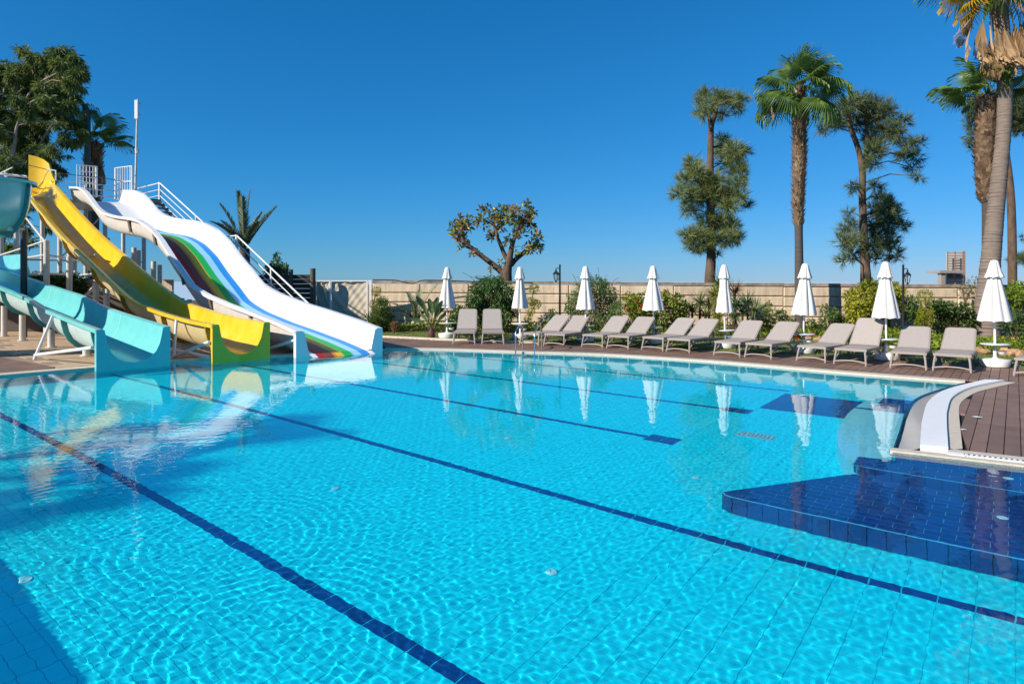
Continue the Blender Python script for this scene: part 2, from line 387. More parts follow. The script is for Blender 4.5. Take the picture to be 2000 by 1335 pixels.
# rounded pale ledge under the overflow edge, with the tile patch carried over it
led = [Q(*q) for q in [(-1.66, 11.6), (-1.77, 10.84), (-1.80, 9.88), (-1.73, 8.85), (-1.64, 8.21), (-1.48, 7.6), (-1.36, 7.3), (-1.22, 7.08)]]
led = catmull([q_[:2] for q_ in led], 5); back = [Q(-.6, 7.05)[:2], Q(-.6, 13.2)[:2], Q(-1.1, 13.0)[:2], Q(-1.4, 12.4)[:2]]
ledpoly = led+back
lz = -.38
ledge = MB(); ledge.sheet(ledpoly, lz); lp = led
ledge.strip([(p[0], p[1], lz) for p in lp], [(p[0], p[1], FLOOR_Z) for p in lp])
ledge = caustic(structure(ledge.build('pool_ledge', M_ledge)))
for a_ in np.arange(-1.8, -.8, TA):
    for b_ in np.arange(10.2, 11.3, TB):
        x, y, _ = Q(a_, b_)
        if inside(ledpoly, x-.0, y) and inside(POOL, x, y): put_tile(ledge, M_dark, a_+TA/2, b_, lz+.004)
# cobalt steps by the near coping
steps = holder('pool_steps')
midz, topz = -.62, -.31
tq = q_of(WEIR[-1])[1]
mid_front = catmull([Q(*q)[:2] for q in [(-2.10, 5.77), (-2.02, 5.715), (-1.8, 5.70), (-1.4, 5.70), (.5, 5.70), (8, 5.70)]], 5)
mid_poly = mid_front+[R(9, .05)[:2], R(.02, .05)[:2], Q(-1.30, 6.97)[:2]]
b = MB(); b.sheet(mid_poly, midz-.006); cl = mid_poly+[mid_poly[0]]
cl = offset(cl, -.035); b.strip([(p[0], p[1], midz-.006) for p in cl], [(p[0], p[1], FLOOR_Z) for p in cl])
top_front = [Q(*q)[:2] for q in [(-1.27, 7.38), (-1.26, 7.05), (-1.1, 7.02), (-.5, 7.02), (8, 7.02)]]
top_poly = top_front+[R(9, .03)[:2], R(.01, .03)[:2]]
b.sheet(top_poly, topz-.006); cl = top_poly+[top_poly[0]]
cl = offset(cl, -.03); b.strip([(p[0], p[1], topz-.006) for p in cl], [(p[0], p[1], midz-.006) for p in cl])
caustic(b.build('step_bed', M_grout2, steps))
SG = .0026
def clip_rect(poly, x0, x1, y0, y1):
    """Part of a polygon (tiling coordinates) that lies in a tile's rectangle."""
    for ax, v, keep in ((0, x0, 1), (0, x1, -1), (1, y0, 1), (1, y1, -1)):
        out = []
        for i in range(len(poly)):
            p, q = poly[i], poly[(i+1) % len(poly)]; ip, iq = (p[ax]-v)*keep >= 0, (q[ax]-v)*keep >= 0
            if ip: out.append(p)
            if ip != iq: u = (v-p[ax])/(q[ax]-p[ax]); out.append((p[0]+(q[0]-p[0])*u, p[1]+(q[1]-p[1])*u))
        poly = out
        if len(poly) < 3: return []
    return poly
def clip_tiles(poly, z, par, amax, alo, blo, bhi):
    pq = [q_of(p) for p in poly]; r = 0
    for b_ in np.arange(blo+TB/2, bhi, TB):
        for a_ in np.arange(alo+(TA/2 if r % 2 else 0), amax, TA):
            c = clip_rect(pq, a_-TA/2+SG, a_+TA/2-SG, b_-TB/2+SG, b_+TB/2-SG)
            if not c: continue
            ar = abs(sum(c[k][0]*c[(k+1) % len(c)][1]-c[(k+1) % len(c)][0]*c[k][1] for k in range(len(c))))/2
            if ar > .97*(TA-2*SG)*(TB-2*SG): put_tile(par, M_dark, a_, b_, z, ta=TA-2*SG+2*GAP, tb=TB-2*SG+2*GAP)
            elif ar > .0008:
                t_ = MB(); t_.sheet([Q(*p, z) for p in c], z); cc = c+[c[0]]; t_.strip([Q(*p, z) for p in cc], [Q(*p, z-.005) for p in cc]); caustic(t_.build('tile', M_dark, par))
        r += 1
clip_tiles(mid_poly, midz, steps, .62, -2.2, 5.70, 7.02)
clip_tiles(top_poly, topz, steps, .62, -1.3, 7.02, tq+.2)
def riser_tiles(line, z0, z1, par, m, wid):
    """Upright tiles along a step's face."""
    acc = 0.; pts = [np.array(p) for p in line]; seg = [np.linalg.norm(pts[i+1]-pts[i]) for i in range(len(pts)-1)]; tot = sum(seg); n = max(1, round(tot/wid)); wid = tot/n
    def pos(u):
        for i, L in enumerate(seg):
            if u <= L or i == len(seg)-1: return pts[i]+(pts[i+1]-pts[i])*min(u/L, 1)
            u -= L
    for i in range(n):
        a, c = pos(i*wid+.0035), pos((i+1)*wid-.0035); v = (c-a)/np.linalg.norm(c-a); nn = np.array([v[1], -v[0]])*.006
        if a[0] > a[1]*.85+.4: continue
        x = [(a[0]+nn[0], a[1]+nn[1]), (c[0]+nn[0], c[1]+nn[1])]
        t_ = MB(); t_.add([(*x[0], z0+GAP), (*x[1], z0+GAP), (*x[1], z1-GAP), (*x[0], z1-GAP), (*a, z0+GAP), (*c, z0+GAP), (*c, z1-GAP), (*a, z1-GAP)],
                          [(0, 1, 2, 3), (0, 3, 7, 4), (1, 5, 6, 2), (3, 2, 6, 7), (0, 4, 5, 1)])
        caustic(t_.build('riser_tile', m, par))
riser_tiles(mid_front, FLOOR_Z+.01, midz+.004, steps, M_dark, TB*1.3)
riser_tiles(top_front, midz+.006, topz+.004, steps, M_dark, TB*1.3)
riser_tiles([Q(-1.30, 6.97)[:2], mid_front[0]], FLOOR_Z+.01, midz+.004, steps, M_dark, TB*1.3)
riser_tiles([R(.01, .03)[:2], top_front[0]], midz+.006, topz+.004, steps, M_dark, TB*1.3)
for ln_, z_ in ((mid_front, midz), (top_front, topz)):
    i_ = [(p[0], p[1], z_+.003) for p in offset(ln_, .009)]; j_ = [(p[0], p[1], z_+.003) for p in offset(ln_, -.004)]
    nb_ = MB(); nb_.strip(i_, j_); nb_.strip([(p[0], p[1], z_-.008) for p in i_], i_); caustic(nb_.build('nosing', M_grout2, steps))
riser_tiles([R(.02, -.004)[:2], R(4, -.004)[:2]], topz+.004, -.035, steps, M_dark, TB*1.3)
# floor fittings
M_disc = mat('inlet_plastic', (.40, .78, .84), .5)
def floor_disc(a, b_, z, r, m=M_disc):
    b = MB(); b.lathe([(r, 0), (r, .012), (r*.8, .018), (r*.35, .02), (r*.3, .012), (.001, .012)], Q(a, b_, z), 16)
    return caustic(b.build('pool_inlet', m))
inl = [(-2.70, 3.91, FLOOR_Z, 'on the pool floor between the two nearest dark lane lines'), (-5.29, 3.9, FLOOR_Z, 'on the pool floor far along between the two nearest lane lines'),
       (-2.61, 6.41, FLOOR_Z, 'on the pool floor just left of the blue steps'), (-5.08, 6.36, FLOOR_Z, 'on the pool floor in front of the third lane line'),
       (-5.46, 1.42, FLOOR_Z, 'on the pool floor at the edge of the shade'), (-.05, 7.42, topz, 'on the upper blue step below the drain grate'), (-.08, 6.52, midz, 'on the wide lower blue step')]
for a_, b_, z_, w_ in inl: tag(floor_disc(a_, b_, z_, .042), 'round white water inlet '+w_, 'pool inlet', 'water inlets in the pool floor')
b = MB(); c_ = Q(-2.62, 8.37, FLOOR_Z)
for i in range(9): b.box(Q(-2.62-.2+.05*i, 8.37, FLOOR_Z+.012), (.03, .2, .016), ang2)
b.box(Q(-2.62, 8.27, FLOOR_Z+.01), (.46, .02, .02), ang2); b.box(Q(-2.62, 8.47, FLOOR_Z+.01), (.46, .02, .02), ang2)
tag(caustic(b.build('floor_drain', mat('pale_grate', (.45, .52, .45), .5))), 'pale rectangular drain grate on the pool floor left of the rounded ledge', 'drain')
# water: a real rippled surface that refracts the sun on to the floor
def water():
    rng = np.random.default_rng(4)
    av = np.arange(-15.3, 3.2, .0135); bv = [-2.0]
    while bv[-1] < 13.9: bv.append(bv[-1]+(.0118+.0025*bv[-1] if bv[-1] > .3 else .05))
    bv = np.array(bv); X, Y = np.meshgrid(av, bv); Z = np.zeros_like(X)
    for lam, amp, n, spread in ((.55, .00005, 8, 3.1), (.22, .000035, 12, 3.1), (.105, .000024, 22, 3.1), (.064, .000013, 26, 3.1), (.046, .0000115, 34, 3.1)):
        for i in range(n):
            l_ = lam*rng.uniform(.72, 1.35); a = rng.uniform(-spread, spread); k = 2*math.pi/l_
            ph = rng.uniform(0, 7); env = 1+.45*np.sin(X*rng.uniform(.3, 1.3)+Y*rng.uniform(-1.2, 1.2)+rng.uniform(0, 7))
            Z += amp*env*np.sin(k*(X*math.cos(a)+Y*math.sin(a))+ph)
    for cx, cy, lam, am in ((-5.4, 1.6, .10, .00014), (-3.9, 1.2, .09, .00014), (-6.5, 1.5, .15, .00012)):   # rings spreading from small splashes
        R = np.hypot(X-cx, Y-cy); Z += am*np.sin(2*math.pi*R/lam)*np.exp(-((R-.75)/.55)**2)
    co = np.stack([DV[0]*X+EV[0]*Y, DV[1]*X+EV[1]*Y, Z+WATER_Z], -1).reshape(-1, 3)
    ny, nx = X.shape; idx = np.arange(nx*ny).reshape(ny, nx)
    q = np.stack([idx[:-1, :-1], idx[:-1, 1:], idx[1:, 1:], idx[1:, :-1]], -1).reshape(-1, 4)
    c = co[q].mean(1); ctr = np.array(POOL).mean(0)
    g = ctr+(np.array(POOL)-ctr)*1.008; keep = inside([tuple(p) for p in g]+[W(11, -2)[:2], W(-14.7, -2)[:2]], c[:, 0], c[:, 1]); q = q[keep]  # sheet is extended unseen under the near deck, for the refracted sunlight
    used = np.unique(q); re = np.zeros(nx*ny, int); re[used] = np.arange(len(used))
    m, n, l, bs = nodes_of('pool_water'); n.remove(bs)
    gl = n.new('ShaderNodeBsdfGlass'); gl.inputs['IOR'].default_value = 1.333; gl.inputs['Roughness'].default_value = 0
    gl.inputs['Color'].default_value = (.90, .985, 1, 1)
    l.new(gl.outputs[0], n['Material Output'].inputs[0])
    o = np_mesh('pool_water', co[used], re[q], np.zeros(len(used)), m, None, True); o.cycles.is_caustics_caster = True
    return structure(o)
water()

# ------------------------------------------------------------------ coping, overflow weir, drain
def band(name, A, B, z0, z1, m, par=None, edge=.06):
    b = MB(); n = len(A)
    a3 = [(p[0], p[1], z0) for p in A]; b3 = [(p[0], p[1], z1) for p in B]
    b.strip(b3, a3); b.strip(a3, [(p[0], p[1], p[2]-edge) for p in a3]); b.strip([(p[0], p[1], p[2]-edge) for p in b3], b3)
    return b.build(name, m, par)
cop = holder('coping')
band('coping_edge', offset(FAR, .012), offset(FAR, -.24), .004, .006, M_cope, cop, .09)
LC = LEFT+[FAR[0]]
band('coping_edge', offset(LC, .012), offset(LC, -.30), .004, .006, M_cope, cop, .09)
wr = holder('overflow_weir')
w_in = offset(WEIR, -.005)
w_a = catmull([gnd(*p)[:2] for p in [(1923, 744.5), (1851, 763), (1815, 786), (1802.5, 819), (1799, 845), (1797, 875)]], 5)
w_b = catmull([gnd(*p)[:2] for p in [(1962, 745.5), (1898, 759), (1862, 777), (1851, 801), (1849, 826), (1852, 879)]], 5)
w_c = catmull([gnd(*p)[:2] for p in [(1986, 747), (1935, 758.5), (1903, 768), (1880, 783), (1873, 802.5), (1880, 877)]], 5)
band('wet_lip', w_in, w_a, -.035, .0, M_wet, wr)
band('outer_coping', w_b, w_c, .006, .006, M_cope, wr)
b = MB(); N_ = 110
def along(line, u):
    i = min(int(u*(len(line)-1)), len(line)-2); f_ = u*(len(line)-1)-i
    return np.array(line[i])*(1-f_)+np.array(line[i+1])*f_
for i in range(N_):
    u0, u1 = i/N_, (i+.94)/N_
    q4 = [along(w_a, u0), along(w_a, u1), along(w_b, u1), along(w_b, u0)]
    zt = .035
    b.add([(*q, zt) for q in q4]+[(*q, -.04) for q in q4], [(0, 3, 2, 1), (0, 1, 5, 4), (1, 2, 6, 5), (2, 3, 7, 6), (3, 0, 4, 7)])
sl = b.build('grating_slat', M_white, wr); sl['kind'] = 'stuff'
b = MB(); b.strip([(p[0], p[1], .02) for p in w_b], [(p[0], p[1], .02) for p in w_a]); b.build('grating_bed', M_white, wr)
# straight coping and drain grate of the near side
dr = holder('drain_channel'); RE = 8.; angR = math.atan2(CD[1], CD[0])
uw = float(np.dot(np.array(w_b[-1])-CP, CD)); ux = float(np.dot(np.array(w_c[-1])-CP, CD))
def flat(bb, u0, u1, v0, v1, z): bb.strip([R(u0, v0, z), R(u1, v0, z)], [R(u0, v1, z), R(u1, v1, z)])
ce = MB(); flat(ce, -.02, RE, 0, .10, .004); ce.strip([R(-.02, 0, -.1), R(RE, 0, -.1)], [R(-.02, 0, .004), R(RE, 0, .004)]); flat(ce, uw, RE, .22, .36, .006); flat(ce, 0, uw, .10, .13, .004); ce.build('coping_edge', M_cope, dr)
tr = MB(); flat(tr, uw, RE, .10, .22, -.07)
tr.strip([R(uw, .10, .004), R(RE, .10, .004)], [R(uw, .10, -.07), R(RE, .10, -.07)]); tr.strip([R(uw, .22, -.07), R(RE, .22, -.07)], [R(uw, .22, .006), R(RE, .22, .006)]); tr.build('trough', mat('trough_dark', (.05, .05, .05), .6), dr)
g_ = MB()
for u in np.arange(uw+.14, 3.4, .042): g_.box(R(u, .16, 0), (.020, .116, .016), angR)
g_.box(R((uw+3.4)/2, .16, -.001), (3.4-uw, .018, .014), angR); g_.box(R(uw+.05, .16, 0), (.14, .112, .02), angR)
g_.build('grate_bars', M_white, dr)['kind'] = 'stuff'

# ------------------------------------------------------------------ timber deck, planks one by one
deck = holder('deck')
copo = offset(FAR, -.245)
ie = max(range(len(copo)), key=lambda i: copo[i][0])
edge_far = [gnd(*p)[:2] for p in [(735, 658.5), (749, 659), (860, 664.5), (960, 668), (1100, 671.5), (1250, 677), (1400, 685), (1600, 695), (1750, 704), (1911, 713), (2010, 720)]]
edge_far.append((edge_far[-1][0]+5, edge_far[-1][1]-3.6)); 
dk = edge_far+[R(6, 6)[:2], R(6, .37)[:2], R(ux, .37)[:2]]+[tuple(p) for p in w_c[::-1]]+copo[::-1]
def planks(poly, par, m, wid=.137, L=2.15, ph=.95):
    q2 = [q_of(p) for p in poly]; lo = min(p[0] for p in q2); hi = max(p[0] for p in q2)
    def cuts(a):
        out = []
        for i in range(len(q2)):
            (a0_, b0_), (a1_, b1_) = q2[i], q2[(i+1) % len(q2)]
            if (a0_ <= a) != (a1_ <= a): out.append(b0_+(b1_-b0_)*(a-a0_)/(a1_-a0_))
        return sorted(out)
    a = lo+.002; n = 0
    while a < hi:
        x0, x1 = a+.004, a+wid-.004; c0, c1, cm = cuts(x0), cuts(x1), cuts((x0+x1)/2)
        if len(c0) != len(c1):
            c0 = c1 = cm
        for k in range(0, len(c0)-1, 2):
            s0, s1, e0, e1 = c0[k], c1[k], c0[k+1], c1[k+1]
            js = [j*L+ph for j in range(-3, 14) if max(s0, s1)+.02 < j*L+ph < min(e0, e1)-.02]
            marks = [(s0, s1)]+[(j, j) for j in js]+[(e0, e1)]
            for (u0, u1), (v0, v1) in zip(marks[:-1], marks[1:]):
                if max(v0-u0, v1-u1) < .04: continue
                g2 = .003; c_ = (x0+x1)/2, (u0+u1+v0+v1)/4
                p_ = MB(); z = .0; t_ = [Q(x0, u0+g2, z), Q(x1, u1+g2, z), Q(x1, v1-g2, z), Q(x0, v0-g2, z)]
                p_.add(t_+[(x, y, -.025) for x, y, _ in t_], [(0, 1, 2, 3), (0, 4, 5, 1), (1, 5, 6, 2), (2, 6, 7, 3), (3, 7, 4, 0)])
                p_.build('plank', m, par); n += 1
        a += wid
    return n
planks(dk, deck, M_plank)
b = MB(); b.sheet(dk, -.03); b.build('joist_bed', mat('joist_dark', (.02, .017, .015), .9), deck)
ldk = [gnd(0, 697)[:2], gnd(112, 717)[:2], offset(LC, -.31)[4], offset(LC, -.31)[0], W(-22, -1)[:2], W(-24, 4.2)[:2]]
ldeck = holder('deck'); planks(ldk, ldeck, M_plank, wid=.137, L=3.0)
nd = MB(); q_ = [W(-15, -.3), W(11, -.3), W(11, -9), W(-15, -9)]; nd.sheet(q_, 0.0); nd.strip([(p[0], p[1], -.045) for p in q_+q_[:1]], [(p[0], p[1], 0) for p in q_+q_[:1]])
structure(nd.build('pool_deck', M_cope))
# stone patio under the slides
pat = holder('patio')
b = MB(); pp_ = [W(-14.0, 10.6)[:2], W(-34, 12)[:2], W(-36, -1)[:2]]+[p for p in offset(LC, -.3)]
b.sheet(pp_, -.012); b.build('grout_bed', mat('patio_grout', (.30, .22, .15), .9), pat)
n_ = 0
for i in range(0, 34):
    for j in range(0, 20):
        s_, t_ = -14.1-i*.6, .4+j*.6+(.3 if i % 2 else 0)
        c4 = [W(s_+dx, t_+dy)[:2] for dx in (-.294, .294) for dy in (-.294, .294)]
        if all(inside(pp_, *c) and not inside(ldk, *c) for c in c4) and n_ < 295:
            o = link('stone_slab', tile_proto('stone_slab', M_patio, .588, .588, .01), pat); o.location = W(s_, t_, -.004); o.rotation_euler = (0, 0, math.atan2(DV[1], DV[0])); n_ += 1
# pale kerb between deck and lawn, lawn and bed
kl = catmull([gnd(*p)[:2] for p in [(700, 655.5), (749, 658.6), (800, 661), (860, 664), (960, 667.6), (1040, 670)]], 4)
structure(band('lawn_kerb', offset(kl, .02), offset(kl, -.10), .05, .05, M_cope))
lawn_in = [(p[0], p[1]) for p in edge_far]; lawn_poly = [(p[0]*1.0, p[1]) for p in lawn_in]+[(17, 22), (-30, 29), (-30, 22), (-9, 21)]
structure(MB().sheet(lawn_poly, -.006).build('lawn', M_lawn))

# ------------------------------------------------------------------ water slides
def prof_normals(pr):
    out = []
    for i in range(len(pr)):
        a, b = pr[max(i-1, 0)], pr[min(i+1, len(pr)-1)]; v = np.array([b[0]-a[0], b[1]-a[1]]); v /= np.linalg.norm(v); out.append((v[1]*1.0, -v[0]))
    return [(-abs(x) if pr[i][0] < (pr[0][0]+pr[-1][0])/2 else abs(x), -abs(y)) for i, (x, y) in enumerate(out)]
def interp(zp, x): return float(np.interp(-x, [-p[0] for p in zp], [p[1] for p in zp]))
class Slide:
    """Channel swept along frames: each frame is a function of the lateral u and the drop dz."""
    def __init__(s, frames, prof): s.fr = frames; s.prof = prof; s.nrm = prof_normals(prof)
    def grid(s, prof, fr=None):
        return [[f(u, dz) for u, dz in prof] for f in (fr or s.fr)]
    def skin(s, name, prof, mats, parent, mi=None, close=None, fr=None):
        g = s.grid(prof, fr); b = MB(); k = len(prof); vs = [p for r in g for p in r]
        for i in range(len(g)-1):
            for j in range(k-1): b.f.append((i*k+j, (i+1)*k+j, (i+1)*k+j+1, i*k+j+1)); b.m.append(mi(i, j) if mi else 0)
        b.v = [tuple(map(float, v)) for v in vs]
        return b.build(name, mats, parent, smooth=True, sharp=38)
    def outer(s, off, lo=2, hi=None):
        hi = hi or len(s.prof)-2
        return [(s.prof[i][0]+s.nrm[i][0]*off, s.prof[i][1]+s.nrm[i][1]*off) for i in range(lo, hi)]
    def flange(s, i, m, parent, w=.05, off=.13):
        a, c = s.outer(.03), s.outer(off); f = s.fr[i]; g = s.fr[i+1]; b = MB(); n = len(a)
        P = [[f(*p) for p in a], [f(*p) for p in c], [tuple(np.array(f(*p))+(np.array(g(*p))-np.array(f(*p)))*.12) for p in c], [tuple(np.array(f(*p))+(np.array(g(*p))-np.array(f(*p)))*.12) for p in a]]
        for q in range(3): b.strip(P[q], P[q+1])
        return b.build('joint_flange', m, parent)
    def panel(s, m, parent, zbot, depth=.10, lo=2):
        """Front plate with the channel's opening cut out."""
        hi = len(s.prof)-lo; inn = s.prof[lo:hi]; f = s.fr[0]; W_ = s.prof[-1][0]; n = len(inn)
        lowest = min(p[1] for p in inn)
        out = [((0 if p[0] < W_/2 else W_), p[1]) if p[1] > lowest*.62 else (p[0], zbot) for p in inn]
        kl_ = [i for i, p in enumerate(inn) if p[1] <= lowest*.62]; out[kl_[0]] = (0, zbot); out[kl_[-1]] = (W_, zbot)
        b = MB(); F = [f(*p) for p in inn]; O = [f(*p) for p in out]; b.strip(F, O)
        sh = np.array(s.fr[1](0, 0))-np.array(f(0, 0)); sh[2] = 0; sh = sh/np.linalg.norm(sh)*depth
        b.strip(O, [tuple(np.array(p)+sh) for p in O])
        b.strip([f(0, 0), f(*inn[0])], [f(0, inn[0][1]-.001), f(*inn[0])])
        return b.build('end_panel', m, parent)
def straight(t0, W_, s_near, s_far, zp, s_list):
    def mk(sp):
        z = interp(zp, sp)
        return lambda u, dz: W(s_near+(s_far-s_near)*u/W_+sp, t0+u, z+dz)
    return [mk(x) for x in s_list]
def u_prof(W_, d=.68):
    k = d/.68; L = [(0, -.08), (0, 0), (.11, 0), (.14, -.02), (.165, -.18*k), (.20, -.34*k), (.27, -.49*k), (.38, -.60*k), (.50, -.66*k), (W_/2, -.68*k)]
    return L+[(W_-x, z) for x, z in L[-2::-1]]
def smooth_zp(zp): return zp

# turquoise slide
BW = 1.31
blue = thing('water_slide', 'turquoise open water slide with a high banked bend, nearest of the three slides', 'water slide', W(-16, 4.75), 'water slides by the pool')
bzp = [(0, .77), (-1.4, .88), (-3.0, 1.01), (-3.9, 1.10), (-5.5, 1.335), (-8, 1.55), (-11.4, 1.88), (-14, 2.12)]
sl_ = list(np.arange(0, -13.6, -.4))
fr = straight(4.105, BW, -14.1, -14.0, bzp, sl_)
path = [(-18.15, 21.95, 2.12), (-21., 24.4, 2.45), (-24.2, 25.0, 2.65), (-26.3, 22.3, 2.85), (-26, 18.8, 3.05), (-23.5, 15, 3.3), (-20, 12.2, 3.6), (-17, 11.9, 3.85), (-14.5, 13, 4.05), (-13.4, 14.9, 4.22), (-13.24, 16.6, 4.34), (-14.3, 17.7, 4.45), (-16.5, 17.4, 4.6), (-19.4, 17.7, 4.8), (-22.3, 19.8, 5.0), (-22.3, 23.2, 5.2)]
cp = catmull(path, 6)
dep = np.interp(np.linspace(0, 1, len(cp)), [0, .25, .5, .64, 1], [1, 1.2, 1.5, 1.86, 1.86])
def bend_frame(i):
    a, c = np.array(cp[max(i-1, 0)]), np.array(cp[min(i+1, len(cp)-1)]); T = (c-a)[:2]; T /= np.linalg.norm(T); lat = np.array([T[1], -T[0]]); p = cp[i]; k = dep[i]
    return lambda u, dz: (p[0]+lat[0]*(u-BW/2), p[1]+lat[1]*(u-BW/2), p[2]+dz*(k if dz < -.1 else 1))
fr = fr+[bend_frame(i) for i in range(1, len(cp))]
BS = Slide(fr, u_prof(BW))
BS.skin('channel', BS.prof, M_blue, blue)
BS.skin('shell', BS.outer(.03), M_bluepale, blue, fr=fr[:36]); BS.skin('shell', BS.outer(.03), M_blue, blue, fr=fr[35:])
for i in (1, 6, 13, 20, 27, 33, 45, 57, 69, 81, 93, 103): BS.flange(i, M_teal, blue)
BS.panel(M_blue, blue, -.95)
M_seam = mat('seam_pale', (.45, .66, .64), .4); M_seamy = mat('seam_ochre', (.52, .36, .05), .4)
def seam(S_, i, m, parent):
    f, g = S_.fr[i], S_.fr[i+1]; pr = [(u, z+.004) for u, z in S_.prof[3:-3]]
    b = MB(); b.strip([f(*p) for p in pr], [tuple(np.array(f(*p))+(np.array(g(*p))-np.array(f(*p)))*.05) for p in pr]); b.build('seam', m, parent, True)
for i in (6, 13, 20, 27): seam(BS, i, M_seam, blue)
b = MB()                                                    # banked wall on the far side of the bend
A_ = [W(-14.0+x, 5.40, interp(bzp, x)) for x in np.arange(-11.6, -17.2, -.4)]
T_ = [(p[0], p[1], 2.62-.0*i if i > 1 else (interp(bzp, -11.6), 2.35)[i]) for i, p in enumerate(A_)]
T_ = [(p[0]+EV[0]*.10, p[1]+EV[1]*.10, p[2]) for p in T_]
b.strip(A_, T_); T2 = [(p[0]+EV[0]*.08, p[1]+EV[1]*.08, p[2]) for p in T_]; b.strip(T_, T2); b.strip(T2, [(p[0], p[1], q[2]) for p, q in zip(T2, A_)]); b.build('banked_wall', M_blue, blue, True)
def post(px, t, ztop, par, r=.085, m=None, name='support_post', z0=0):
    s_ = s_at(px, t); b = MB().tube([W(s_, t, z0), W(s_, t, ztop)], r, 14)
    b.tube([W(s_, t, z0), W(s_, t, z0+.02)], r*1.6, 14); return b.build(name, m or M_steel, par, True)
for px, zt in ((169, .32), (100, .52), (44, .74), (8, .95)): post(px, 4.75, zt, blue, .08)
f0 = gnd(67, 702)
b = MB().tube([f0, W(-14.1+-2.7, 4.06, .95)], .035, 10); b.build('brace', M_rail, blue, True)
b = MB().tube([(f0[0]*.998, f0[1], .10), W(-14.25, 4.08, .42)], .035, 10); b.build('brace', M_rail, blue, True)
for x, y, zt in ((-13.5, 15.0, 2.95), (-14.95, 19.6, 3.35), (-17, 11.9, 2.5), (-23.5, 15, 2.2), (-26.3, 22.3, 1.9), (-21, 24.4, 1.7)):
    MB().tube([(x, y, 0), (x, y, zt)], .09, 12).build('support_post', M_dkpole if x == -14.95 else M_steel, blue, True)
MB().box((-13.2, 16.7, 3.06), (.4, .4, .10)).build('saddle', M_bluepale, blue)
MB().tube([(-14.95, 19.6, 3.3), (-13.9, 17.7, 3.12)], .06).build('brace', M_dkpole, blue, True)

# yellow slide
YW = 1.225
yel = thing('water_slide', 'yellow open water slide with a raised hood at the top, middle of the three slides', 'water slide', W(-16, 6.74), 'water slides by the pool')
yzp = [(0, .785), (-1.2, .835), (-2.2, .91), (-3.0, .985), (-4.15, 1.12), (-5, 1.30), (-5.75, 1.51), (-6.7, 1.81), (-7.7, 2.14), (-9.1, 2.60), (-10.7, 3.14), (-12.05, 3.65), (-13.8, 4.36), (-15.4, 5.05), (-16.6, 5.55), (-17.6, 5.78)]
fr = straight(6.135, YW, -13.68, -13.54, yzp, list(np.arange(0, -17.7, -.4)))
YS = Slide(fr, u_prof(YW)); YS.skin('channel', YS.prof, M_yel, yel); YS.skin('shell', YS.outer(.03), M_yelpale, yel)
for i in (1, 7, 14, 20, 27, 34, 40): YS.flange(i, M_yelfl, yel)
YS.panel(M_yel, yel, -.95)
for i in (7, 14, 20, 27, 34): seam(YS, i, M_seamy, yel)
b = MB(); hp = [(-16.5, 7.33, 5.62), (-16.85, 7.33, 5.85), (-17.25, 7.30, 6.42), (-17.6, 7.2, 6.62), (-17.85, 7.02, 6.74), (-18.0, 6.8, 6.8)]
A_ = [W(-13.55+s_, t_, 4.95) for s_, t_, z_ in hp]; T_ = [W(-13.55+s_, t_, z_) for s_, t_, z_ in hp]; O_ = [W(-13.55+s_-.05, t_+.07, z_) for s_, t_, z_ in hp]
b.strip(A_, T_); b.strip(T_, O_); b.strip(O_, [(p[0], p[1], 4.9) for p in O_]); b.build('hood', M_yel, yel, True)
for px, zt in ((345, .22), (268, .45), (208, 1.3), (187, 1.65), (135, 2.55)): post(px, 6.74, zt, yel, .085)
f1 = W(-15.2, 5.95, 0)
for q in (W(-13.68-1.75, 6.1, .82), W(-13.75, 6.1, .42)): MB().tube([f1, q], .033, 10).build('brace', M_rail, yel, True)
MB().tube([W(-16.2, 6.2, .10), W(-13.9, 6.2, .06)], .04, 10).build('brace', M_rail, yel, True)

# wide white slide with rainbow stripes
WW = 1.945
whi = thing('water_slide', 'wide white wave slide with rainbow stripes down its bed, beside the stairs', 'water slide', W(-16, 8.7), 'water slides by the pool')
wzp = [(0, .57), (-.84, .735), (-2.3, .965), (-3.2, 1.09), (-4.6, 1.34), (-5.3, 1.52), (-5.75, 1.68), (-6.4, 2.10), (-7.0, 2.45), (-7.8, 3.0), (-8.35, 3.28), (-8.75, 3.46), (-9.55, 3.69), (-10.2, 3.80), (-11.9, 4.0), (-12.9, 4.18), (-13.65, 4.42), (-14.3, 4.78), (-15, 5.14), (-15.75, 5.37), (-17.2, 5.52)]
cuts = [.335, .47, .62, .78, .84, 1.02, 1.19, 1.37, 1.53]
cols = ['gel', 'red', 'brown', 'ochre', 'ochre', 'green', 'sky', 'blue']
wp = [(0, -.08), (0, 0), (.13, 0), (.16, -.03), (.175, -.15), (.19, -.30), (.22, -.42), (.27, -.50)]+[(c, -.53) for c in cuts]+[(1.675, -.50), (1.725, -.42), (1.755, -.30), (1.77, -.15), (1.785, -.03), (1.815, 0), (1.945, 0), (1.945, -.08)]
ss = [0, -.3]+list(np.arange(-.6, -17.3, -.3)); ss = list(np.clip(ss, -17.2, 0))
fr = straight(7.79, WW, -13.18, -12.55, wzp, ss)
WSL = Slide(fr, wp)
WSL.skin('channel', wp, M_gel, whi)
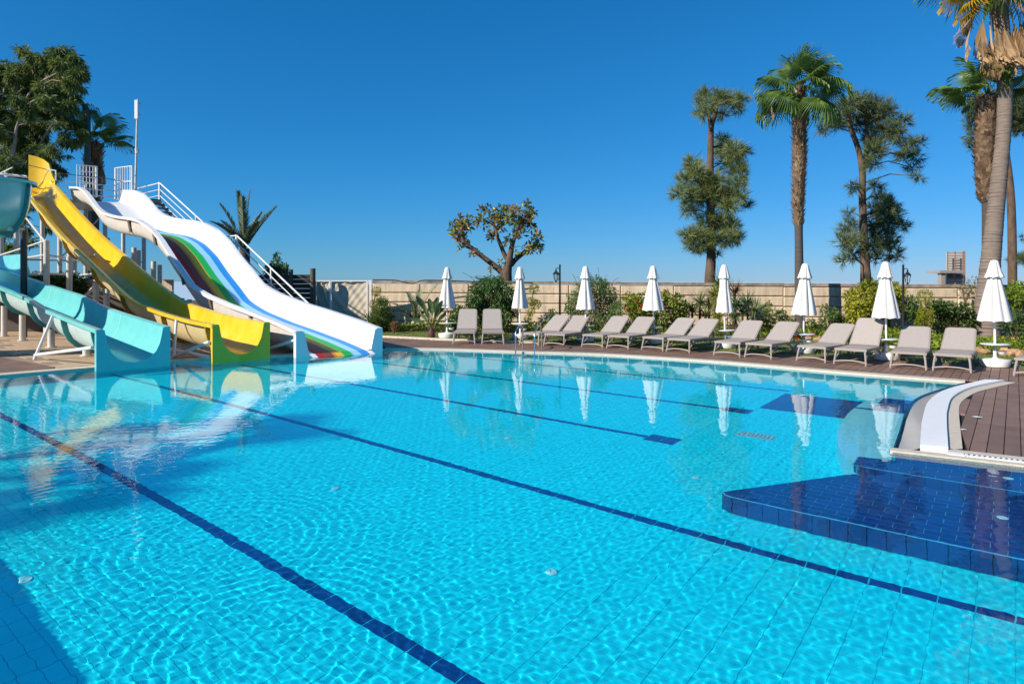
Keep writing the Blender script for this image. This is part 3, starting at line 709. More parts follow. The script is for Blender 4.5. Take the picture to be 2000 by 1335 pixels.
# each painted stripe is a thin strip laid on the bed
snames = [('red', .39, .57), ('brown', .573, .745), ('orange', .748, .81), ('ochre', .813, .97), ('green', .973, 1.17), ('sky', 1.173, 1.36), ('blue', 1.363, 1.556)]
n13 = max(i for i, x in enumerate(ss) if x >= -13.2)
for cn, u0, u1 in snames:
    WSL.skin('stripe', [(u0, -.534), (u0, -.524), (u1, -.524), (u1, -.534)], M_rub[cn], whi, fr=fr[:n13])['label'] = cn.replace('ochre', 'yellow').replace('sky', 'pale blue')+' stripe down the slide bed'
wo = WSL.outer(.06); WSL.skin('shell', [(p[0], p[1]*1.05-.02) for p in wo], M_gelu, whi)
# narrow end plates either side of the water outlet
for u0, u1 in ((0, .27), (1.675, 1.945)):
    b = MB(); f = fr[0]; a = .175 if u0 == 0 else 1.77; c_ = u0 if u0 == 0 else u1
    V = [f(c_, 0), f(a, -.02), f(u1 if u0 == 0 else u0, -.5), f(u1 if u0 == 0 else u0, -1.3), f(c_, -1.3)]
    sh = np.array([-DV[0], -DV[1], 0])*.10
    b.add(V+[tuple(np.array(p)+sh) for p in V], [(0, 1, 2, 3, 4), (9, 8, 7, 6, 5)]+[(i, (i+1) % 5, 5+(i+1) % 5, 5+i) for i in range(5)]); b.build('end_panel', M_gel, whi)
def ext(u, dz): p = np.array(fr[0](u, dz)); q = np.array(fr[1](u, dz)); d_ = p-q; d_[2] = 0; return tuple(p+d_/np.linalg.norm(d_)*.30+np.array([0, 0, -.13]))
f = fr[0]
for cn, u0, u1 in [('gel', .27, .39)]+snames+[('gel', 1.556, 1.675)]:
    lb = MB(); lb.add([f(u0, -.527), f(u1, -.527), ext(u1, -.527), ext(u0, -.527)], [(3, 2, 1, 0)]); lb.build('lip', M_gel if cn == 'gel' else M_rub[cn], whi)
b = MB(); f = fr[0]; b.add([f(.27, -.53), f(1.675, -.53), f(1.675, -1.2), f(.27, -1.2)], [(0, 1, 2, 3)]); b.build('bed_front', M_gel, whi)
for px, h_ in ((250, .42), (299, .40), (353, .38), (408, .34), (486, .22)):
    s_ = s_at(px, 7.83); sp = s_+13.18; z = interp(wzp, sp)
    MB().bar(W(s_, 7.84, z-.07), W(s_, 7.92, z-.07-h_), .10, .05).build('bracket', M_brkt, whi)
for px, t_, zt in ((262, 8.1, 2.85), (271, 9.3, 2.9), (300, 8.1, 2.35), (312, 9.2, 2.3), (355, 8.1, 1.2), (370, 9.2, 1.1), (430, 8.2, .62), (210, 8.1, 3.3)): post(px, t_, zt, whi, .075)
for (p1, t1, z1), (p2, t2, z2) in (((286, 8.1, .9), (262, 8.1, 2.7)), ((240, 8.1, 1.6), (262, 8.1, 2.7)), ((300, 8.1, .4), (312, 9.2, 2.1))):
    MB().tube([W(s_at(p1, t1), t1, z1), W(s_at(p2, t2), t2, z2)], .035).build('brace', M_steel, whi, True)
MB().tube([W(-14.6, 7.7, .02), W(-13.3, 7.83, .36)], .035, 10).build('brace', M_rail, whi, True)

# ------------------------------------------------------------------ slide tower, stairs, mast
tow = thing('slide_tower', 'steel platform tower with railings and barred gates above the slides', 'slide tower', W(-31.5, 8))
b = MB(); pl = [W(-30.3, 6.0), W(-30.3, 10.9), W(-33.2, 10.9), W(-33.2, 6.0)]; b.sheet(pl[::-1], 5.0); b.sheet(pl, 4.88)
for i in range(4): b.strip([(*pl[i][:2], 4.88), (*pl[(i+1) % 4][:2], 4.88)], [(*pl[i][:2], 5.0), (*pl[(i+1) % 4][:2], 5.0)])
b.build('platform', M_steel, tow)
for t_ in (6.2, 7.6, 9.2, 10.7):
    for s_ in (-30.5, -33.0): MB().tube([W(s_, t_, 0), W(s_, t_, 4.88)], .085, 12).build('column', M_steel, tow, True)
for px, t_, zt in ((91, 5.75, 3.0), (136, 7.3, 3.0), (146, 8.6, 3.2)):
    MB().tube([W(s_at(px, t_), t_, 0), W(s_at(px, t_), t_, zt)], .085, 12).build('column', M_steel, tow, True)
cA, cB, cC = (W(s_at(91, 5.75), 5.75), W(s_at(136, 7.3), 7.3), W(s_at(146, 8.6), 8.6))
for z_ in (2.55, 1.95):
    for a_, c_ in ((cA, cB), (cB, cC), (cA, W(-30.5, 6.2)), (W(-30.5, 6.2), W(-30.5, 10.7)), (cC, W(s_at(187, 6.74), 6.74))):
        MB().tube([(a_[0], a_[1], z_), (c_[0], c_[1], z_)], .035).build('beam', M_steel, tow, True)
for a_, c_, za, zb in ((cA, W(-30.5, 6.2), 2.9, 4.6), (W(-26.5, 4.6), cA, 2.4, 3.0), (cB, cC, .9, 2.2), (cC, W(s_at(187, 6.74), 6.74), .7, 1.6), (cB, W(s_at(187, 6.74), 6.74), .7, 1.5), (W(-30.5, 7.6), W(-30.5, 9.2), 2.6, 4.6)):
    MB().tube([(a_[0], a_[1], za), (c_[0], c_[1], zb)], .032).build('brace', M_steel, tow, True)
rail = lambda pts, r=.022, m=M_rail, n='rail', par=tow: MB().tube(pts, r, 8).build(n, m, par, True)
for z_ in (5.3, 5.57, 5.84, 6.08):
    rail([W(-33.1, 6.1, z_), W(-33.1, 10.8, z_)]); rail([W(-33.1, 6.1, z_), W(-30.6, 6.1, z_)])
for s_, t_ in ((-33.1, 6.1), (-33.1, 7.6), (-33.1, 9.2), (-33.1, 10.8), (-31.8, 6.1)): rail([W(s_, t_, 5.0), W(s_, t_, 6.1)], .03, n='rail_post')
for z_ in (5.55, 5.95): rail([W(-31.0, 7.5, z_), at(100, 352 if z_ < 5.7 else 337, 25.2), at(100, 352 if z_ < 5.7 else 337, 26.5)][:2]); 
rail([at(93, 331, 25.3), at(109, 333, 25.3), at(109, 352, 25.3)], .03)
rail([at(-20, 314, 25), at(50, 321, 25.4), at(128, 340, 25.8), at(200, 347, 26.2), at(264, 360, 26.8)], .014, M_dkpole, 'cable_rail'); rail([at(200, 347, 26.2), at(200, 390, 26.2)], .016, M_dkpole, 'rail_post')
rail([at(-20, 338, 25), at(52, 344, 25.2)], .03)
for (xa, ya0, ya1, Ya), (xb, yb0, yb1, Yb), nb in (((150, 322, 379, 25.9), (188, 325, 385, 26.6), 6), ((226, 328, 389, 26.9), (258, 324, 392, 26.3), 7)):
    b = MB()
    for i in range(nb+1):
        u = i/nb; x, Y = xa+(xb-xa)*u, Ya+(Yb-Ya)*u; big = i in (0, nb)
        b.tube([at(x, ya1+(yb1-ya1)*u, Y), at(x, ya0+(yb0-ya0)*u, Y)], .05 if i == nb or (i == 0 and nb == 7) else .016, 8)
    for w_ in (0, 1) + ((.56,) if nb == 7 else (.45, .62, .8)):
        b.tube([at(xa, ya1+(ya0-ya1)*w_, Ya), at(xb, yb1+(yb0-yb1)*w_, Yb)], .02, 8)
    b.build('gate', M_rail, tow)
stair = thing('stair', 'steel stair with white pipe handrails climbing behind the wide white slide', 'stair', W(-20, 10.7))
fl = [(-29.8, 4.95), (-27.5, 4.95), (-22.9, 2.45), (-21.2, 2.45), (-16.3, 0.02)]
for t_ in (9.88, 10.25):
    MB().tube([W(s_, t_, z_-.08) for s_, z_ in fl], .07, 6).build('stringer', M_steel, stair)
for (s0, z0), (s1, z1) in ((fl[1], fl[2]), (fl[3], fl[4])):
    n_ = int((z0-z1)/.19)
    for i in range(n_+1):
        u = i/n_; MB().box(W(s0+(s1-s0)*u, 10.06, z0+(z1-z0)*u), (.28, .34, .04), math.atan2(DV[1], DV[0])).build('tread', M_dkpole, stair)
for s0, s1 in ((-29.8, -27.4), (-23.0, -21.1)):
    MB().box(W((s0+s1)/2, 10.06, 4.93 if s0 < -25 else 2.43), (s1-s0, .36, .05), math.atan2(DV[1], DV[0])).build('landing', M_steel, stair)
rl = [(-30.3, 5.66), (-27.55, 5.66), (-22.3, 3.24), (-21.05, 3.24), (-16.55, 1.0)]
for dz in (0, -.26, -.50, -.72):
    MB().tube([W(s_, 10.25, z_+dz) for s_, z_ in rl], .026 if dz == 0 else .016, 8).build('rail', M_rail if dz > -.6 else M_steel, stair, True)
for s_, z_ in rl[1:]+[(-24.2, 4.12), (-18.8, 2.12)]:
    MB().tube([W(s_, 10.25, z_-.95), W(s_, 10.25, z_+.03)], .05 if (s_, z_) in rl else .03, 10).build('rail_post', M_rail, stair, True)
mast = thing('antenna_mast', 'thin steel mast with a white panel antenna above the slide tower', 'antenna', at(264, 390, 27))
MB().tube([at(264, 395, 27), at(267.5, 250, 27), at(269, 194, 27)], [.05, .04, .03], 10).build('pole', M_steel, mast, True)
b = MB(); p_ = at(266.8, 214, 26.9); b.box(p_, (.13, .10, .78)); b.build('antenna_panel', M_para, mast)
for py in (202, 224): MB().box(at(271, py, 27), (.16, .05, .05)).build('clamp', M_steel, mast)
MB().tube([at(267, 290, 27), at(268, 300, 27)], .08, 8).build('collar', M_steel, mast)

# ------------------------------------------------------------------ boundary walls and fences
WA, WB = np.array([-3.5, 23.7]), np.array([13.0, 21.4]); WD = (WB-WA)/np.linalg.norm(WB-WA); WN = np.array([-WD[1], WD[0]])
angW = math.atan2(WD[1], WD[0])
def wall_top(x): return 1.735-.0075*(x+3.5) if x > -3.5 else 1.735
def wp_(u, off=0.0, z=0.0): p = WA+WD*u+WN*off; return (p[0], p[1], z)
def u_of(px):
    r = np.array([(px-1000)/FPX, 1.]); m_ = np.array([[r[0], -WD[0]], [r[1], -WD[1]]]); return float(np.linalg.solve(m_, WA)[1])
wall = thing('panel_wall', 'long beige concrete panel wall behind the planting, streaked along its top', 'wall', wp_(0))
bay = 1.83; ph0 = u_of(820.8)
pm = {}
def panel_mesh(L, H, th=.07, c=.03):
    k = (round(L, 3), round(H, 3))
    if k not in pm:
        x, y, z = L/2, th/2, H/2; me = bpy.data.meshes.new('panel')
        V = [(-x, y, -z), (x, y, -z), (x, y, z), (-x, y, z), (-x, -y+c, -z), (x, -y+c, -z), (x, -y+c, z), (-x, -y+c, z), (-x+c, -y, -z+c), (x-c, -y, -z+c), (x-c, -y, z-c), (-x+c, -y, z-c)]
        F = [(8, 9, 10, 11), (0, 3, 2, 1)]+[(i, (i+1) % 4, 4+(i+1) % 4, 4+i) for i in range(4)]+[(4+i, 4+(i+1) % 4, 8+(i+1) % 4, 8+i) for i in range(4)]
        me.from_pydata(V, [], F); me.materials.append(M_panel); pm[k] = me
    return pm[k]
off_w = Vector(wall['_w'])
for k in range(-2, 14):
    u0 = ph0+bay*k
    if wp_(u0)[0] < -6.8: continue
    c_ = wp_(u0+bay/2); zt = wall_top(c_[0]); H_ = .345
    for r in range(5):
        z = zt-.11-H_*(r+.5)
        if z < -.1: continue
        o = link('panel', panel_mesh(bay-.012, H_-.02), wall); o.location = Vector((c_[0], c_[1], z))-off_w+Vector((0, 0, 0)); o.rotation_euler = (random.Random(k*9+r).uniform(-.006, .006), 0, angW)
    MB().box((c_[0], c_[1], zt-.05), (bay-.006, .10, .10), angW).build('coping_block', M_wcap, wall)
b = MB(); e0, e1 = wp_(-3.2, .06), wp_(27, .06); b.bar((e0[0], e0[1], .78), (e1[0], e1[1], .70), .05, 1.62); b.build('backing', M_joint, wall)
cabp = [at(px, py, 22.9) for px, py in [(728, 546), (770, 547), (785, 550), (800, 553.5), (812, 552), (820, 548.5), (835, 547), (880, 548), (905, 549), (960, 551), (1040, 552)]]
tag(MB().tube(catmull(cabp, 4), .02, 6).build('cable', M_black, None, True), 'black cable sagging over the top of the beige panel wall', 'cable')
# left wall and hedge seen between the slide posts
lw = thing('block_wall', 'low tan block wall in the shade behind the slide supports', 'wall', (-16, 25.8, 0))
for i in range(14):
    for r in range(4): MB().box((-27+i*1.0, 25.9-.03*i, .22+.44*r+.02), (.985, .14, .425), -.03).build('block', M_panel, lw)
sw = thing('screen_wall', 'dark brown screen wall under the yellow slide', 'wall', (-14, 21.6, 0))
for i in range(9): MB().box((-19+i*.9, 21.9-.03*i, .62), (.88, .06, 1.24), -.03).build('board', mat('screen_board', (.075, .055, .045), .8, noise=.2, randv=.15), sw)
for i in range(9): MB().box((-27.5+i*.9, 23.0, .8), (.88, .06, 1.6), -.03).build('board', MATS['screen_board'], sw)
# canvas fence
cf = thing('canvas_fence', 'white framed fence covered with wrinkled cream canvas beside the white slide', 'fence', at(668, 600, 22.9)[:2]+(0,))
fx0, fx1 = at(617, 548, 23.1)[0], at(726, 548, 22.8)[0]; fy = 22.95
for px, w_ in ((617, .04), (645, .05), (717.5, .05), (724, .09)): 
    x_ = at(px, 548, fy)[0]; MB().box((x_, fy-.03, .87), (w_, .06, 1.74)).build('post', M_rail, cf)
for z_ in (1.72, .06): MB().box(((fx0+fx1)/2, fy-.03, z_), (fx1-fx0, .045, .045)).build('rail', M_rail, cf)
rng = np.random.default_rng(8)
for pa, pb in ((618, 644), (647, 716)):
    xa, xb = at(pa, 548, fy)[0], at(pb, 548, fy)[0]; nx, nz = 40, 40; b = MB()
    X, Z = np.meshgrid(np.linspace(xa, xb, nx), np.linspace(.08, 1.70, nz)); U = (X-xa)/(xb-xa)
    Y = fy+.012+.018*np.sin(9*(U*1.3+Z*.9))+.014*np.sin(22*(U+Z*.55)+1)+.008*np.sin(41*(U*.8-Z*.5))+.02*U*(1-U)
    b.v = [tuple(map(float, p)) for p in np.stack([X, Y, Z], -1).reshape(-1, 3)]; b.f = [(i*nx+j, i*nx+j+1, (i+1)*nx+j+1, (i+1)*nx+j) for i in range(nz-1) for j in range(nx-1)]; b.m = [0]*len(b.f)
    b.build('canvas', M_fabric, cf, True)
# dark timber fence
wf = thing('timber_fence', 'dark plank fence between round log posts behind the slide stairs', 'fence', at(590, 600, 22.5)[:2]+(0,))
for px, py, r_ in ((560, 524, .05), (568, 526, .08), (611, 524, .095)):
    x_, y_, z_ = at(px, py, 22.4); MB().tube([(x_, y_, 0), (x_, y_, z_)], r_, 12).build('log_post', M_woodp, wf, True)
for xa, xb, zt, y_ in ((at(500, 536, 22.6)[0], at(567, 536, 22.6)[0], 1.93, 22.6), (at(571, 536, 22.4)[0], at(612, 536, 22.4)[0], 1.94, 22.45)):
    for i in range(12):
        MB().box(((xa+xb)/2, y_+.01*(i % 2), zt-.08-.162*i), (xb-xa, .03, .150+.008*random.Random(i).random())).build('plank', M_wood, wf)
# unfinished concrete frame far behind
cfm = thing('building_frame', 'unfinished concrete tower frame with rusty rods beyond the wall', 'building', at(1860, 560, 60)[:2]+(0,))
def rect(x0, y0, x1, y1, Y, th, m, name): 
    a, c = at(x0, y1, Y), at(x1, y0, Y); MB().box(((a[0]+c[0])/2, Y+th/2, (a[2]+c[2])/2), (c[0]-a[0], th, c[2]-a[2])).build(name, m, cfm)
rect(1836, 528, 1882, 533, 59.6, 2.0, M_concrete, 'slab'); rect(1838, 533.3, 1846, 575, 59.8, .5, M_concrete, 'column'); rect(1846.5, 533.3, 1849, 575, 60.6, .2, M_white, 'column')
rect(1851, 492, 1882, 527.7, 61.0, .2, M_block, 'wall'); rect(1850, 533.3, 1881, 575, 61.0, .2, M_block, 'wall')
rect(1851.5, 535, 1863, 543, 60.9, .08, mat('dark_opening', (.07, .08, .09), .3), 'window'); rect(1866, 535, 1879, 543, 60.9, .08, MATS['dark_opening'], 'window')
for px in (1850.5, 1865.5, 1881, 1884): MB().tube([at(px, 570, 60.4), at(px, 490.5, 60.4)], .05, 6).build('rod', M_rust, cfm)
for k in range(8): MB().tube([at(1849, 494+5.2*k, 60.4), at(1885, 494+5.2*k, 60.4)], .03, 6).build('rod', M_rust, cfm)
for k in range(6): MB().tube([at(1849, 540+5.2*k, 60.4), at(1885, 540+5.2*k, 60.4)], .03, 6).build('rod', M_rust, cfm)

# ------------------------------------------------------------------ sun loungers
LW, LH = .60, .335
def make_lounger(back_deg):
    t = thing('sun_lounger', '-', 'sun lounger', (0, 0, 0), 'sun loungers along the pool deck')
    def slab(name, L, w0, w1, th, m, par, xf, rad=.07):
        """Sling panel with rounded far corners; xf maps (x, along, up)."""
        n = 6; out = [(-w0/2, 0), (w0/2, 0)]
        out += [(w1/2-rad+rad*math.cos(a), L-rad+rad*math.sin(a)) for a in np.linspace(0, math.pi/2, n)]
        out += [(-w1/2+rad-rad*math.cos(a), L-rad+rad*math.sin(a)) for a in np.linspace(math.pi/2, 0, n)]
        k = len(out); b = MB(); V = [xf(x, y, 0) for x, y in out]+[xf(x, y, -th) for x, y in out]
        b.add(V, [tuple(range(k)), tuple(range(2*k-1, k-1, -1))]+[(i, k+i, k+(i+1) % k, (i+1) % k) for i in range(k)]); return b.build(name, m, par)
    th = math.radians(back_deg); hy, hz = 1.0, LH-.015
    sx = lambda x, y, z: (x, y, LH+z-.015*math.sin(y*1.5))
    bx_ = lambda x, y, z: (x, hy+y*math.cos(th)-z*math.sin(th), hz+y*math.sin(th)+z*math.cos(th))
    fr_ = slab('frame', 1.0, LW, LW, .045, M_taupe, t, lambda x, y, z: sx(x, y, z-.006), .02)
    slab('seat', .96, LW-.06, LW-.06, .004, M_sling, t, lambda x, y, z: sx(x, y+.02, z), .02)
    bk = slab('backrest', .82, LW-.02, LW-.06, .035, M_taupe, t, lambda x, y, z: bx_(x, y+.02, z-.006), .09)
    slab('sling', .77, LW-.07, LW-.11, .004, M_sling, bk, lambda x, y, z: bx_(x, y+.045, z), .07)
    for sg in (-1, 1):
        x = sg*(LW/2-.03)
        MB().bar((x, .95, LH-.05), (x, 1.66, LH-.09), .035, .045).build('side_rail', M_taupe, t)
        MB().tube([(x*.98, .03, LH-.05), (x*1.04, .0, .18), (x*1.10, -.04, 0)], [.022, .02, .017], 8).build('leg', M_taupe, t, True)
        MB().tube([(x, .90, LH-.06), (x, 1.12, .22), (x*1.02, 1.30, .10), (x*1.06, 1.40, 0)], [.024, .022, .02, .018], 8).build('leg', M_taupe, t, True)
        MB().tube([(x, 1.62, LH-.10), (x, 1.45, .20), (x*1.0, 1.30, .11)], [.02, .02, .018], 8).build('brace', M_taupe, t, True)
        MB().tube([(x*1.04, -.01, .075), (x, .14, .17), (x*.98, .40, LH-.06)], [.014, .017, .018], 8).build('brace', M_taupe, t, True)
        MB().bar((x*.9, hy+.42*math.cos(th), hz+.42*math.sin(th)-.04), (x*.9, hy+.42, LH-.08), .02, .03).build('prop', M_taupe, t)
    b = MB().tube(catmull([(-LW/2*1.04, -.025, .055), (-.12, -.025, .085), (.12, -.025, .085), (LW/2*1.04, -.025, .055)], 4), .014, 8); b.build('stretcher', M_taupe, t, True)
    MB().tube([(-LW/2*1.0, 1.33, .09), (LW/2*1.0, 1.33, .09)], .014, 8).build('stretcher', M_taupe, t, True)
    return t
lp = [((885, 671.6), (928, 671.6), 1), ((941, 672), (984.4, 671.8), 1), ((1013, 673), (1057, 676), 0), ((1061, 675), (1105, 677.5), 0), ((1136, 677), (1179.4, 679.8), 0), ((1185.4, 679.4), (1229.6, 682.4), 0),
      ((1254, 682.4), (1297, 686), 0), ((1303, 686.4), (1348, 690), 0), ((1395.6, 693.5), (1445.5, 697.2), 0), ((1454.8, 697.2), (1508.7, 701.8), 0), ((1556.3, 703.5), (1614.3, 708.8), 0), ((1630, 710), (1692, 715), 1),
      ((1740, 718), (1808.8, 722.8), 0), ((1823.5, 723), (1896, 728.4), 0), ((1984, 734), (2062, 741), 0)]
ords = ['first', 'second', 'third', 'fourth', 'fifth', 'sixth', 'seventh', 'eighth']
lab = ['with upright back standing right beside the first parasol from the slides', 'with upright back standing just left of the second parasol',
       'partly behind the chrome ladder, just right of the second parasol', 'in front of the lamp post left of the third parasol',
       'just right of the third parasol, shaded at one corner of its back', 'just left of the fourth parasol', 'just right of the fourth parasol', 'just left of the fifth parasol',
       'just right of the fifth parasol', 'just left of the sixth parasol', 'just right of the sixth parasol, before the red flowers', 'with upright back just left of the seventh parasol',
       'just right of the seventh parasol with its shadow across the corner', 'just left of the last parasol', 'cut off by the picture edge right of the last parasol']
proto = {0: make_lounger(30), 1: make_lounger(43)}; used = {0: 0, 1: 0}
for (pa, pb, k), txt in zip(lp, lab):
    a, c = np.array(gnd(*pa)), np.array(gnd(*pb)); m_ = (a+c)/2; v = c-a; rz = math.atan2(v[1], v[0]); txt = 'taupe sun lounger '+txt
    if not used[k]:
        o = proto[k]; o.location = (m_[0], m_[1], .001); o.rotation_euler = (0, 0, rz); o['label'] = txt; used[k] = 1
    else: dup(proto[k], (m_[0], m_[1], .001), rz, txt)

# ------------------------------------------------------------------ closed parasols
def fold_lathe(prof, n=64, folds=8, seed=0):
    r_ = random.Random(seed); ph = [r_.uniform(-.5, .5) for _ in range(folds)]; dp = [r_.uniform(.7, 1.35) for _ in range(folds)]
    b = MB(); k = len(prof); V = []
    for i, (r, z, d) in enumerate(prof):
        for j in range(n):
            a = 2*math.pi*j/n; f_ = a*folds/(2*math.pi); q = int(f_) % folds; w_ = abs(math.sin(math.pi*(f_+.12*ph[q])))**.7
            rr = r*(1-d*dp[q]+d*dp[q]*w_); V.append((rr*math.cos(a+.25*z*ph[0]), rr*math.sin(a+.25*z*ph[0]), z-(.03*(1-w_) if i == k-1 else 0)))
    b.add(V, [(i*n+j, i*n+(j+1) % n, (i+1)*n+(j+1) % n, (i+1)*n+j) for i in range(k-1) for j in range(n)]); return b
def make_parasol(seed, fat):
    t = thing('parasol', '-', 'parasol', (0, 0, 0), 'closed white parasols along the deck')
    bs = MB().lathe([(.205, 0), (.235, .015), (.262, .115), (.255, .145), (.10, .165), (.05, .175), (.04, .19)], n=28).build('base', M_para, t, True)
    MB().box((.18, -.165, .09), (.07, .03, .03)).build('cap', mat('grey_cap', (.35, .35, .36), .5), bs)
    MB().tube([(0, 0, .17), (0, 0, 2.06)], .021, 12).build('pole', M_para, t, True)
    MB().tube([(0, 0, .17), (0, 0, .33)], .030, 12).build('sleeve', M_para, t, True)
    MB().tube([(0, 0, .33), (0, 0, .44)], .033, 12).build('collar', mat('shaded_collar', (.40, .40, .41), .5), t, True)  # grey stands in for the table's shade on this length of the pole
    MB().lathe([(.03, .435), (.235, .437), (.25, .447), (.25, .458), (.03, .464)], n=28).build('table', M_para, t, True)
    MB().lathe([(.02, .25), (.06, .262), (.088, .31), (.092, .318), (.082, .316), (.05, .272), (.001, .268)], (.125, -.02, 0), 18).build('bowl', M_para, t, True)
    MB().tube([(.02, 0, .31), (.06, -.01, .31)], .012, 8).build('bowl_arm', M_para, t)
    f = fat
    fold_lathe([(.10, 1.86, .25), (.115, 1.74, .28), (.15*f, 1.55, .30), (.195*f, 1.35, .30), (.235*f, 1.15, .27), (.265*f, 1.0, .22), (.28*f, .92, .16)], seed=seed).build('canopy', M_canvas, t, True, 70)
    fold_lathe([(.02, 2.13, .0), (.055, 2.12, .05), (.08, 2.07, .12), (.105, 1.97, .16), (.135, 1.87, .18), (.165*f**.5, 1.79, .16)], seed=seed+5).build('cape', M_canvas, t, True, 70)
    return t
pp_ = [(873, 660, 1, 1.0), (1016, 661.5, 2, .92), (1144, 667, 3, .98), (1277, 671, 4, 1.12), (1416, 679, 5, .80), (1568.5, 689, 6, 1.02), (1731, 702.5, 7, 1.0), (1943.5, 716, 8, 1.08)]
pl_ = ['first from the slides, in front of the banana plant', 'second from the slides, in front of the drooping bush', 'third from the slides, right of the ladder', 'fourth from the slides, before the red flowering shrub',
       'folded thinnest of the row, before the yuccas', 'in front of the lone tall palm trunk', 'in front of the dark gap beside the yellow variegated shrub', 'nearest of the row, in front of the leaning palm trunk']
for (px, py, sd, fat), txt in zip(pp_, pl_):
    t = make_parasol(sd, fat); p = gnd(px, py); t.location = (p[0], p[1], .001); t.rotation_euler = (random.Random(sd).uniform(-.02, .02), random.Random(sd+9).uniform(-.02, .02), .35*sd % .6-.3); t['label'] = 'closed white parasol '+txt

# ------------------------------------------------------------------ pool ladder, lamps, small things
lad = thing('pool_ladder', 'chrome pool ladder rails hooped over the far coping', 'pool ladder', gnd(1032, 684))
for (x0, y0), (xt, yt), (x1, y1) in (((1007, 688), (1015, 638), (1021, 679)), ((1044, 687.5), (1053, 638), (1058, 680.5))):
    A_, C_ = np.array(gnd(x0, y0)), np.array(gnd(x1, y1)); pts = [tuple(A_+np.array([0, 0, -.9])), tuple(A_+np.array([0, 0, .30]))]
    for a in np.linspace(0, math.pi, 9)[1:-1]:
        u = (1-math.cos(a))/2; pts.append(tuple(A_+(C_-A_)*u+np.array([0, 0, .42+.19*math.sin(a)])))
    pts += [tuple(C_+np.array([0, 0, .42])), tuple(C_+np.array([0, 0, .0]))]; MB().tube(pts, .02, 10).build('rail', M_chrome, lad, True)
for z_ in (-.25, -.5): 
    a_, c_ = gnd(1007, 688), gnd(1044, 687.5); MB().bar((a_[0], a_[1], z_), (c_[0], c_[1], z_), .07, .03).build('tread', M_white, lad)
def street_lamp(px, py, Y, ztop, side, label):
    t = thing('street_lamp', label, 'street lamp', (at(px, py, Y)[0], Y, 0), 'black lantern posts in the garden'); x = t.location.x
    MB().box((x, Y, .03), (.17, .17, .06)).build('plinth', M_concrete, t)
    MB().lathe([(.07, .06), (.06, .12), (.04, .18), (.032, .5), (.026, ztop-.05), (.035, ztop-.03), (.02, ztop), (.001, ztop+.02)], (x, Y, 0), 12).build('pole', M_black, t, True)
    MB().tube(catmull([(x, Y, ztop-.32), (x+side*.05, Y, ztop-.30), (x+side*.10, Y, ztop-.34)], 4), .012, 8).build('arm', M_black, t, True)
    MB().tube(catmull([(x, Y, ztop-.16), (x+side*.06, Y, ztop-.10), (x+side*.12, Y, ztop-.12)], 4), .010, 8).build('arm', M_black, t, True)
    c_ = (x+side*.12, Y, ztop-.55)
    ln = MB().lathe([(.001, 0), (.025, .01), (.03, .05), (.045, .06)], c_, 6).lathe([(.105, .25), (.09, .29), (.05, .33), (.02, .36), (.03, .39), (.014, .41), (.001, .46)], c_, 6)
    for k in range(6):
        a = k*math.pi/3; ln.tube([(c_[0]+.045*math.cos(a), c_[1]+.045*math.sin(a), c_[2]+.06), (c_[0]+.085*math.cos(a), c_[1]+.085*math.sin(a), c_[2]+.26)], .008, 5)
    ln = ln.build('lantern', M_black, t)
    MB().lathe([(.038, .065), (.076, .25)], c_, 6).build('glass', M_glass, ln)
street_lamp(1764, 670, 17.7, 2.16, 1, 'dark lantern post on the lawn beside the seventh parasol')
street_lamp(1093.5, 620, 19.8, 2.22, -1, 'dark lantern post by the wall left of the third parasol')
for i, (px, py, L_) in enumerate(((1908, 815, .07), (1882, 840, .05))):
    p = gnd(px, py); b = MB(); r_ = random.Random(i); k = 7; ring = [(p[0]+L_*r_.uniform(.4, 1)*math.cos(a*6.283/k), p[1]+L_*r_.uniform(.4, 1)*math.sin(a*6.283/k), .004+.012*r_.random()) for a in range(k)]
    b.add(ring+[(p[0], p[1], .018)], [(j, (j+1) % k, k) for j in range(k)]); tag(b.build('paper_scrap', M_white), ('larger' if i == 0 else 'smaller')+' torn white paper scrap lying on the brown deck', 'litter', 'paper scraps on the deck')
lpole = thing('light_pole', 'dark pole with a short arm beside the palm behind the slides', 'light pole', (at(171, 300, 30)[0], 30, 0)); x_ = at(171, 300, 30)[0]
MB().tube([(x_, 30, 0), at(171, 222, 30), at(165, 205, 30)], .13, 10).build('pole', mat('dark_green_pole', (.06, .08, .06), .6), lpole, True); MB().tube([at(171, 219, 30), at(188, 218, 30)], .07, 8).build('arm', MATS['dark_green_pole'], lpole)

# ------------------------------------------------------------------ trees
def trunk_px(pts, Y, m, parent, name='trunk', n=12):
    """Trunk along photo points (px, py, width) standing at depth Y."""
    c = catmull([(*at(x, y, Y), w*Y/FPX/2) for x, y, w in pts], 5)
    return MB().tube([p[:3] for p in c], [p[3] for p in c], n).build(name, m, parent, True), c
def twigs(clumps, spine, m, parent, r0=.028, name='branches', drop=.5):
    b = MB(); sp = np.array([p[:3] for p in spine])
    for c, R_ in clumps:
        cand = sp[sp[:, 2] < c[2]-.1*R_] if (sp[:, 2] < c[2]-.1*R_).any() else sp
        d = np.linalg.norm((cand-c)*np.array([1, 1, 1.25]), axis=1); a = cand[d.argmin()]
        mid = (a+c)/2+np.array([0, 0, .12*np.linalg.norm(c-a)])
        b.tube([a, mid, c], [r0, r0*.75, r0*.35], 6)
    o = b.build(name, m, parent, True); o['kind'] = 'stuff'; return o
def px_clumps(lst, ox, oy, sc, Y, rng, deep=.8, rs=1.0):
    out = []
    for x, y, r in lst:
        Yc = Y+rng.uniform(-deep, deep); p = at(ox+x/sc, oy+y/sc, Yc); out.append((np.array(p), r/sc*Yc/FPX*rs))
    return out
